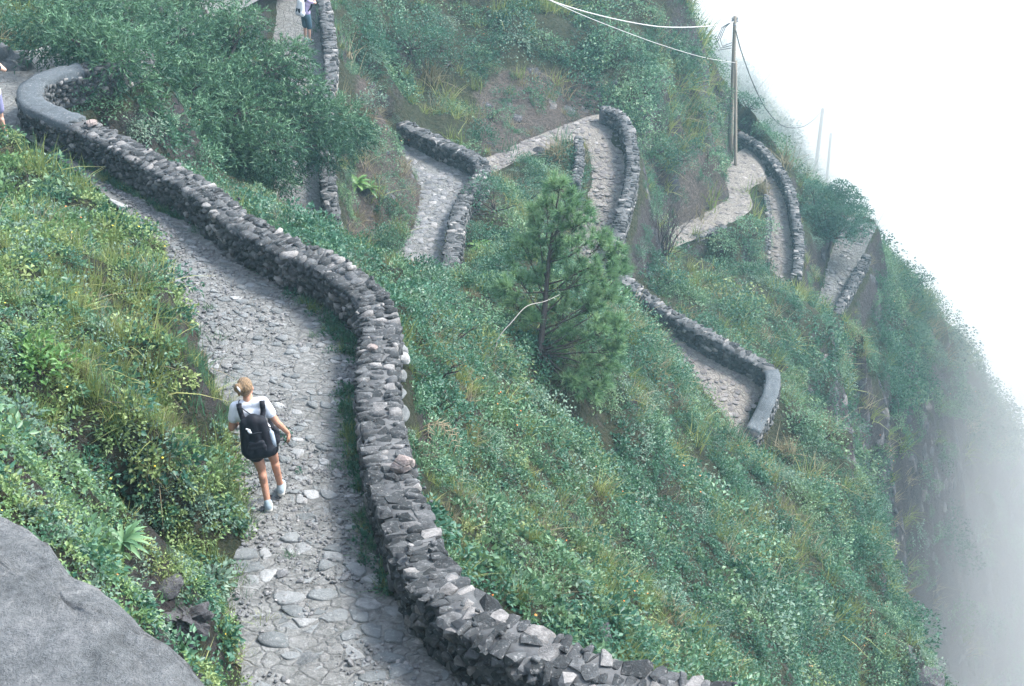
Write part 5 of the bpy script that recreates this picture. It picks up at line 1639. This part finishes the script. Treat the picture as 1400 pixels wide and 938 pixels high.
bush(620, 90, 1.6, .10, 'leaf_dark', 'largest dark bush on the bank behind the bent rubble wall', 15, 330)
bush(560, 70, 1.4, .10, 'leaf_dark', 'dark bush on the bank beyond the bare spur', 16, 330)
bush(880, 130, 1.3, .10, 'leaf', 'bush at the top end of the hairpin wall', 17, 330)
bush(1022, 150, .9, .11, 'leaf_dark', 'bush on the ridge just behind the tall utility pole', 41, 380)
bush(1040, 185, .8, .11, 'leaf', 'bush on the ridge outside the top of the far curved parapet', 42, 380)
bush(150, 160, .6, .07, 'leaf', 'green bush in the gully below the stone on the cement capping', 43, 800)
bush(118, 132, .5, .07, 'leaf_dark', 'small dark bush inside the curve of the cement capped wall', 44, 900)
bush(205, 195, .6, .07, 'leaf_grey', 'pale bush in the gully behind the long parapet', 45, 800)
bush(16, 200, .36, .05, 'leaf_bank', 'leafy green bush hiding the legs of the photographer at the bend', 46, 1800)
bush(1240, 395, 1.4, .13, 'leaf_dark', 'bush on the skyline beyond the lowest stretch of path', 18, 260)
bush(60, 640, .3, .045, 'leaf_grey', 'silvery small leaved bush above the flat boulder', 19, 2400)
bush(30, 590, .3, .045, 'leaf_grey', 'silvery small leaved bush higher up the bank edge', 20, 2400)
bush(120, 655, .26, .055, 'leaf_dark', 'dark leaved bush behind the spiky rosette', 21, 1800)
bush(1010, 440, 1.2, .10, 'leaf_dark', 'dark bush behind the middle of the straight parapet', 22, 380)
bush(900, 470 - 75, 1.0, .10, 'leaf_dark', 'dark bush below the leafless twiggy shrub', 23, 380)

def rosette(u, v, n, length, width, mat, label, seed, dz=.03, rise=.7, D=None):
    rr = np.random.default_rng(seed); b = hit(u, v) if D is None else pd(u, v, D)
    root = empty('rosette_plant', b + np.array((0, 0, dz))); tag(root, label, 'plant')
    for k in range(n):
        a = k * 2.39996 + rr.normal(0, .15); el = rise * (1 - k / n) ** .7 + .1 + rr.normal(0, .06)
        d = np.array((math.cos(a) * math.cos(el), math.sin(a) * math.cos(el), math.sin(el))); s = np.array((-math.sin(a), math.cos(a), 0))
        L = length * rr.uniform(.75, 1.1); m = 9; V = []
        for j in range(m):
            t = j / (m - 1); c = d * L * t + np.array((0, 0, -1.0)) * L * .55 * t * t * math.cos(el)
            w = width * (math.sin(math.pi * min(1, .12 + t * .88)) ** .8) * (1.0 if j % 2 else .78) * (1 if t < .98 else .1)
            up = np.cross(s, d) * -1
            V += [c - s * w * .5 + np.array((0, 0, w * .18)), c, c + s * w * .5 + np.array((0, 0, w * .18))]
        f = [(j * 3 + q, j * 3 + q + 1, j * 3 + q + 4, j * 3 + q + 3) for j in range(m - 1) for q in range(2)]
        obj('leaf', fast_mesh('leaf', np.array(V), np.array(f), M[mat], True, None, np.full(len(V), rr.uniform(.2, .95))), root)
    return root
M['rosette'] = mat_leaf('rosette_leaf', (.05, .13, .06), (.11, .23, .11), (.22, .35, .17), .45, .4, .25)
rosette(172, 762, 30, .29, .05, 'rosette', 'large spiky green rosette plant hanging over the dark hollow', 5, .16)
rosette(488, 256, 16, .62, .16, 'leaf_lime', 'yellow green rosette on the bare spur under the rubble wall', 6, .1)
rosette(655, 348, 14, .55, .15, 'leaf_lime', 'bright spiky rosette among dark bushes outside the bent wall', 7, .25)
rosette(505, 262, 12, .45, .13, 'leaf_lime', 'smaller yellow green rosette lower on the bare spur', 8, .1)

def dry_tuft(u, v, h, n, mat, label, seed, w=.012, name='grass_tuft'):
    b = hit(u, v); c = clump_grass(n, h, w, .5 * h, .8)
    v_, t, f3, f4, m3, m4 = c.arrays()
    o = obj(name, fast_mesh(name, v_, [f4], M[mat], False, None, t)); o.location = b; tag(o, label, 'grass tuft'); return o
dry_tuft(500, 338, .75, 90, 'grass_dry', 'dry straw coloured grass tuft behind the crest of the long parapet', 1, .015)
dry_tuft(1076, 622, .9, 120, 'grass_dry', 'dry yellow grass tuft below the grey capped corner', 2, .02)
dry_tuft(1030, 600, .9, 120, 'grass_dry', 'dry pale grass tuft at the foot of the capped corner', 3, .02)
dry_tuft(1128, 590, .9, 100, 'grass_dry', 'dry yellow grass streak on the rim above the misty drop', 4, .02)
dry_tuft(1040, 262, .9, 140, 'grass_dry', 'yellow grass growing inside the loop of the far path', 5, .03)
dry_tuft(760, 215, .9, 140, 'grass_dry', 'yellowish grass inside the bend of the hairpin path', 6, .03)
dry_tuft(205, 655, .35, 60, 'grass_dry', 'thin dry grass stalks above the spiky rosette', 7, .006)
dry_tuft(318, 905, .28, 70, 'grass_dry', 'dry and green grass tuft at the bottom of the path edge', 8, .006)

def stick(pts, r, mat, label, name='dead_branch'):
    P = resample(np.array(pts), .05); mb = MB(); mb.tube(P - P[0], np.linspace(r, r * .35, len(P)), 6)
    o = mb.build(name, M[mat], None, True); o.location = P[0]; tag(o, label, 'branch'); return o
_h = hit(673, 492); _d = _h[1] * CP - _h[2] * SP
stick([_h - np.array((0, 0, .05)), pd(682, 462, _d + .05), pd(700, 440, _d + .1), pd(720, 419, _d + .25), pd(745, 412, _d + .5), pd(765, 403, _d + .7)], .012, 'bark_pale', 'bleached dead branch arching beside the pine trunk')
def frond(u, v, label, seed):
    rr = np.random.default_rng(seed); b = hit(u, v); mb = MB()
    for a, L in ((-.9, .55), (-1.6, .5), (-.3, .4)):
        d = np.array((math.cos(a), math.sin(a) * .6, .25)); 
        sp = bez(np.array((0, 0, .25)), d * L + np.array((0, 0, -.05)), 9, np.array((0, 0, .25)), rr)
        mb.tube(sp, np.linspace(.008, .003, 9), 4)
        for j in range(2, 9):
            for s in (-1, 1):
                e = np.cross(sp[j] - sp[j - 1], (0, 0, 1)); e = e / (np.linalg.norm(e) + 1e-9) * s
                tip = sp[j] + (e * .12 + unit(sp[j] - sp[j - 1]) * .06 - np.array((0, 0, .04)))
                mb.tube(np.array([sp[j], (sp[j] + tip) / 2 + np.array((0, 0, .01)), tip]), np.array((.006, .006, .001)), 3, cap=False)
    o = mb.build('dead_frond', M['grass_dry']); o.location = b; tag(o, label, 'frond')
frond(588, 600, 'curled brown dead frond against the outside of the long parapet', 4)

# small retaining walls on the inner side of the loops
def kerb(pix, key, h, t, label, size, name='retaining_wall', nparts=14):
    WALLS['_k'] = dict(path=key, h=h, t=t, top=resample(np.array([hit(u, v) + np.array((0, 0, h)) for u, v in pix]), .12))
    build_wall('_k', label, nparts, size, None, name, .3)
kerb([(790, 200), (792, 230), (786, 262)], 'C', .45, .35, 'small dark retaining wall on the inner side of the hairpin', .2)
kerb([(950, 326), (968, 320), (988, 312)], 'E', .15, .35, 'short row of kerb stones along the far pale path', .25)
kerb([(1046, 272), (1050, 300), (1049, 335), (1047, 365)], 'E', .3, .3, 'low dark retaining wall inside the far loop', .22)

# ------------------------------------------------------------------ poles and cables
M['pole'] = mat_plain('weathered_pole', (.20, .175, .14), .9, .15, .35, 12, .3)
M['metal'] = mat_plain('dull_metal', (.25, .26, .27), .5, .4, .1, 10)
M['cable_pale'] = mat_plain('pale_cable', (.42, .42, .41), .6, .3, .05, 10)
M['cable_dark'] = mat_plain('dark_cable', (.04, .045, .045), .6, .3, .05, 10)
def pole(base, top, r0, r1, label, fittings=False):
    base = np.array(base); top = np.array(top)
    root = empty('utility_pole', base); tag(root, label, 'pole', 'utility poles')
    d = top - base; P = np.linspace(0, 1, 9)[:, None] * d; P[0] = -unit(d) * .6
    mb = MB(); mb.tube(P, np.linspace(r0, r1, 9), 12); mb.build('post', M['pole'], root, True)
    if fittings:
        mb = MB(); mb.box(d * .965, (.32, .10, .10)); mb.box(d * .94, (.10, .26, .08)); mb.build('bracket', M['metal'], root)
        for s in (-1, 1):
            mb = MB(); q = d * .972 + np.array((s * .13, 0, .02)); mb.tube(np.array([q, q + (0, 0, .05), q + (0, 0, .10), q + (0, 0, .13)]), np.array((.03, .05, .04, .02)), 8)
            mb.build('insulator', M['cable_pale'], root, True)
        mb = MB()
        for k in range(3):
            a = d * .965 + np.array((-.1, 0, 0)); b_ = d * (.80 - .02 * k) + np.array((-.12, 0, 0))
            mb.tube(np.array([a, a + np.array((-.35 - .08 * k, 0, -.35)), a + np.array((-.55 - .12 * k, 0, -1.0 - .1 * k)), a + np.array((-.4 - .1 * k, 0, -1.35 - .1 * k)), b_]), .018, 5)
        mb.build('cable_slack', M['cable_dark'], root, True)
    return root
bp = hit(1000, 198, 60); bp = pd(1000, 190, 71.2); bp[2] = min(bp[2], ground_at(bp[0], bp[1]) + .1)
tp = pd(1005, 22, 70.0)
Lp = tp - bp
pole(bp, tp, .125, .09, 'tall weathered wooden utility pole carrying the cables', True)
b2 = pd(1008, 208, 69.6); b2[2] = ground_at(b2[0], b2[1]); t2 = pd(1006, 83, 69.8)
pole(b2, t2, .085, .07, 'shorter thin pole propped beside the tall utility pole')
f1 = pd(1114, 240, 136.0); ft1 = pd(1125, 148, 134.0)
f1 = f1 + (f1 - ft1) * .2
pole(f1, ft1, .20, .15, 'faint utility pole almost lost in the mist, taller of two')
f2 = pd(1130, 250, 137.0); ft2 = pd(1136, 182, 136.0)
f2 = f2 + (f2 - ft2) * .3
pole(f2, ft2, .14, .12, 'faint shorter pole in the mist')
def cable(a, b, sag, r, mat, label):
    a = np.array(a); b = np.array(b); t = np.linspace(0, 1, 40)[:, None]
    P = a * (1 - t) + b * t; P[:, 2] -= (4 * sag * t * (1 - t))[:, 0]
    mb = MB(); mb.tube(P - a, r, 6); o = mb.build('cable', M[mat], None, True); o.location = a; tag(o, label, 'cable'); return o
def cable_px(pts, r, mat, label):
    P = resample(np.array([pd(*p) for p in pts]), .4); mb = MB(); mb.tube(P - P[0], r, 6)
    o = mb.build('cable', M[mat], None, True); o.location = P[0]; tag(o, label, 'cable'); return o
cable_px([(1003, 30, 70), (965, 36, 64), (910, 37, 58.5), (860, 30, 54), (800, 16, 50), (745, -2, 46), (690, -26, 42), (620, -60, 38)], .024, 'cable_pale', 'thick pale cable running from the pole top across the hillside')
cable_px([(1006, 86, 69.9), (960, 78, 63), (900, 60, 57.5), (840, 38, 52.5), (790, 18, 49), (745, -3, 45.5), (690, -30, 42), (620, -66, 38)], .014, 'cable_pale', 'thinner cable below the thick one, ending at the short pole')
cable_px([(1006, 42, 70), (1014, 72, 72), (1030, 115, 78), (1048, 150, 86), (1070, 172, 96), (1095, 174, 110), (1112, 164, 123), (1125, 150, 134)], .030, 'cable_dark', 'dark cable sagging from the pole into the mist')
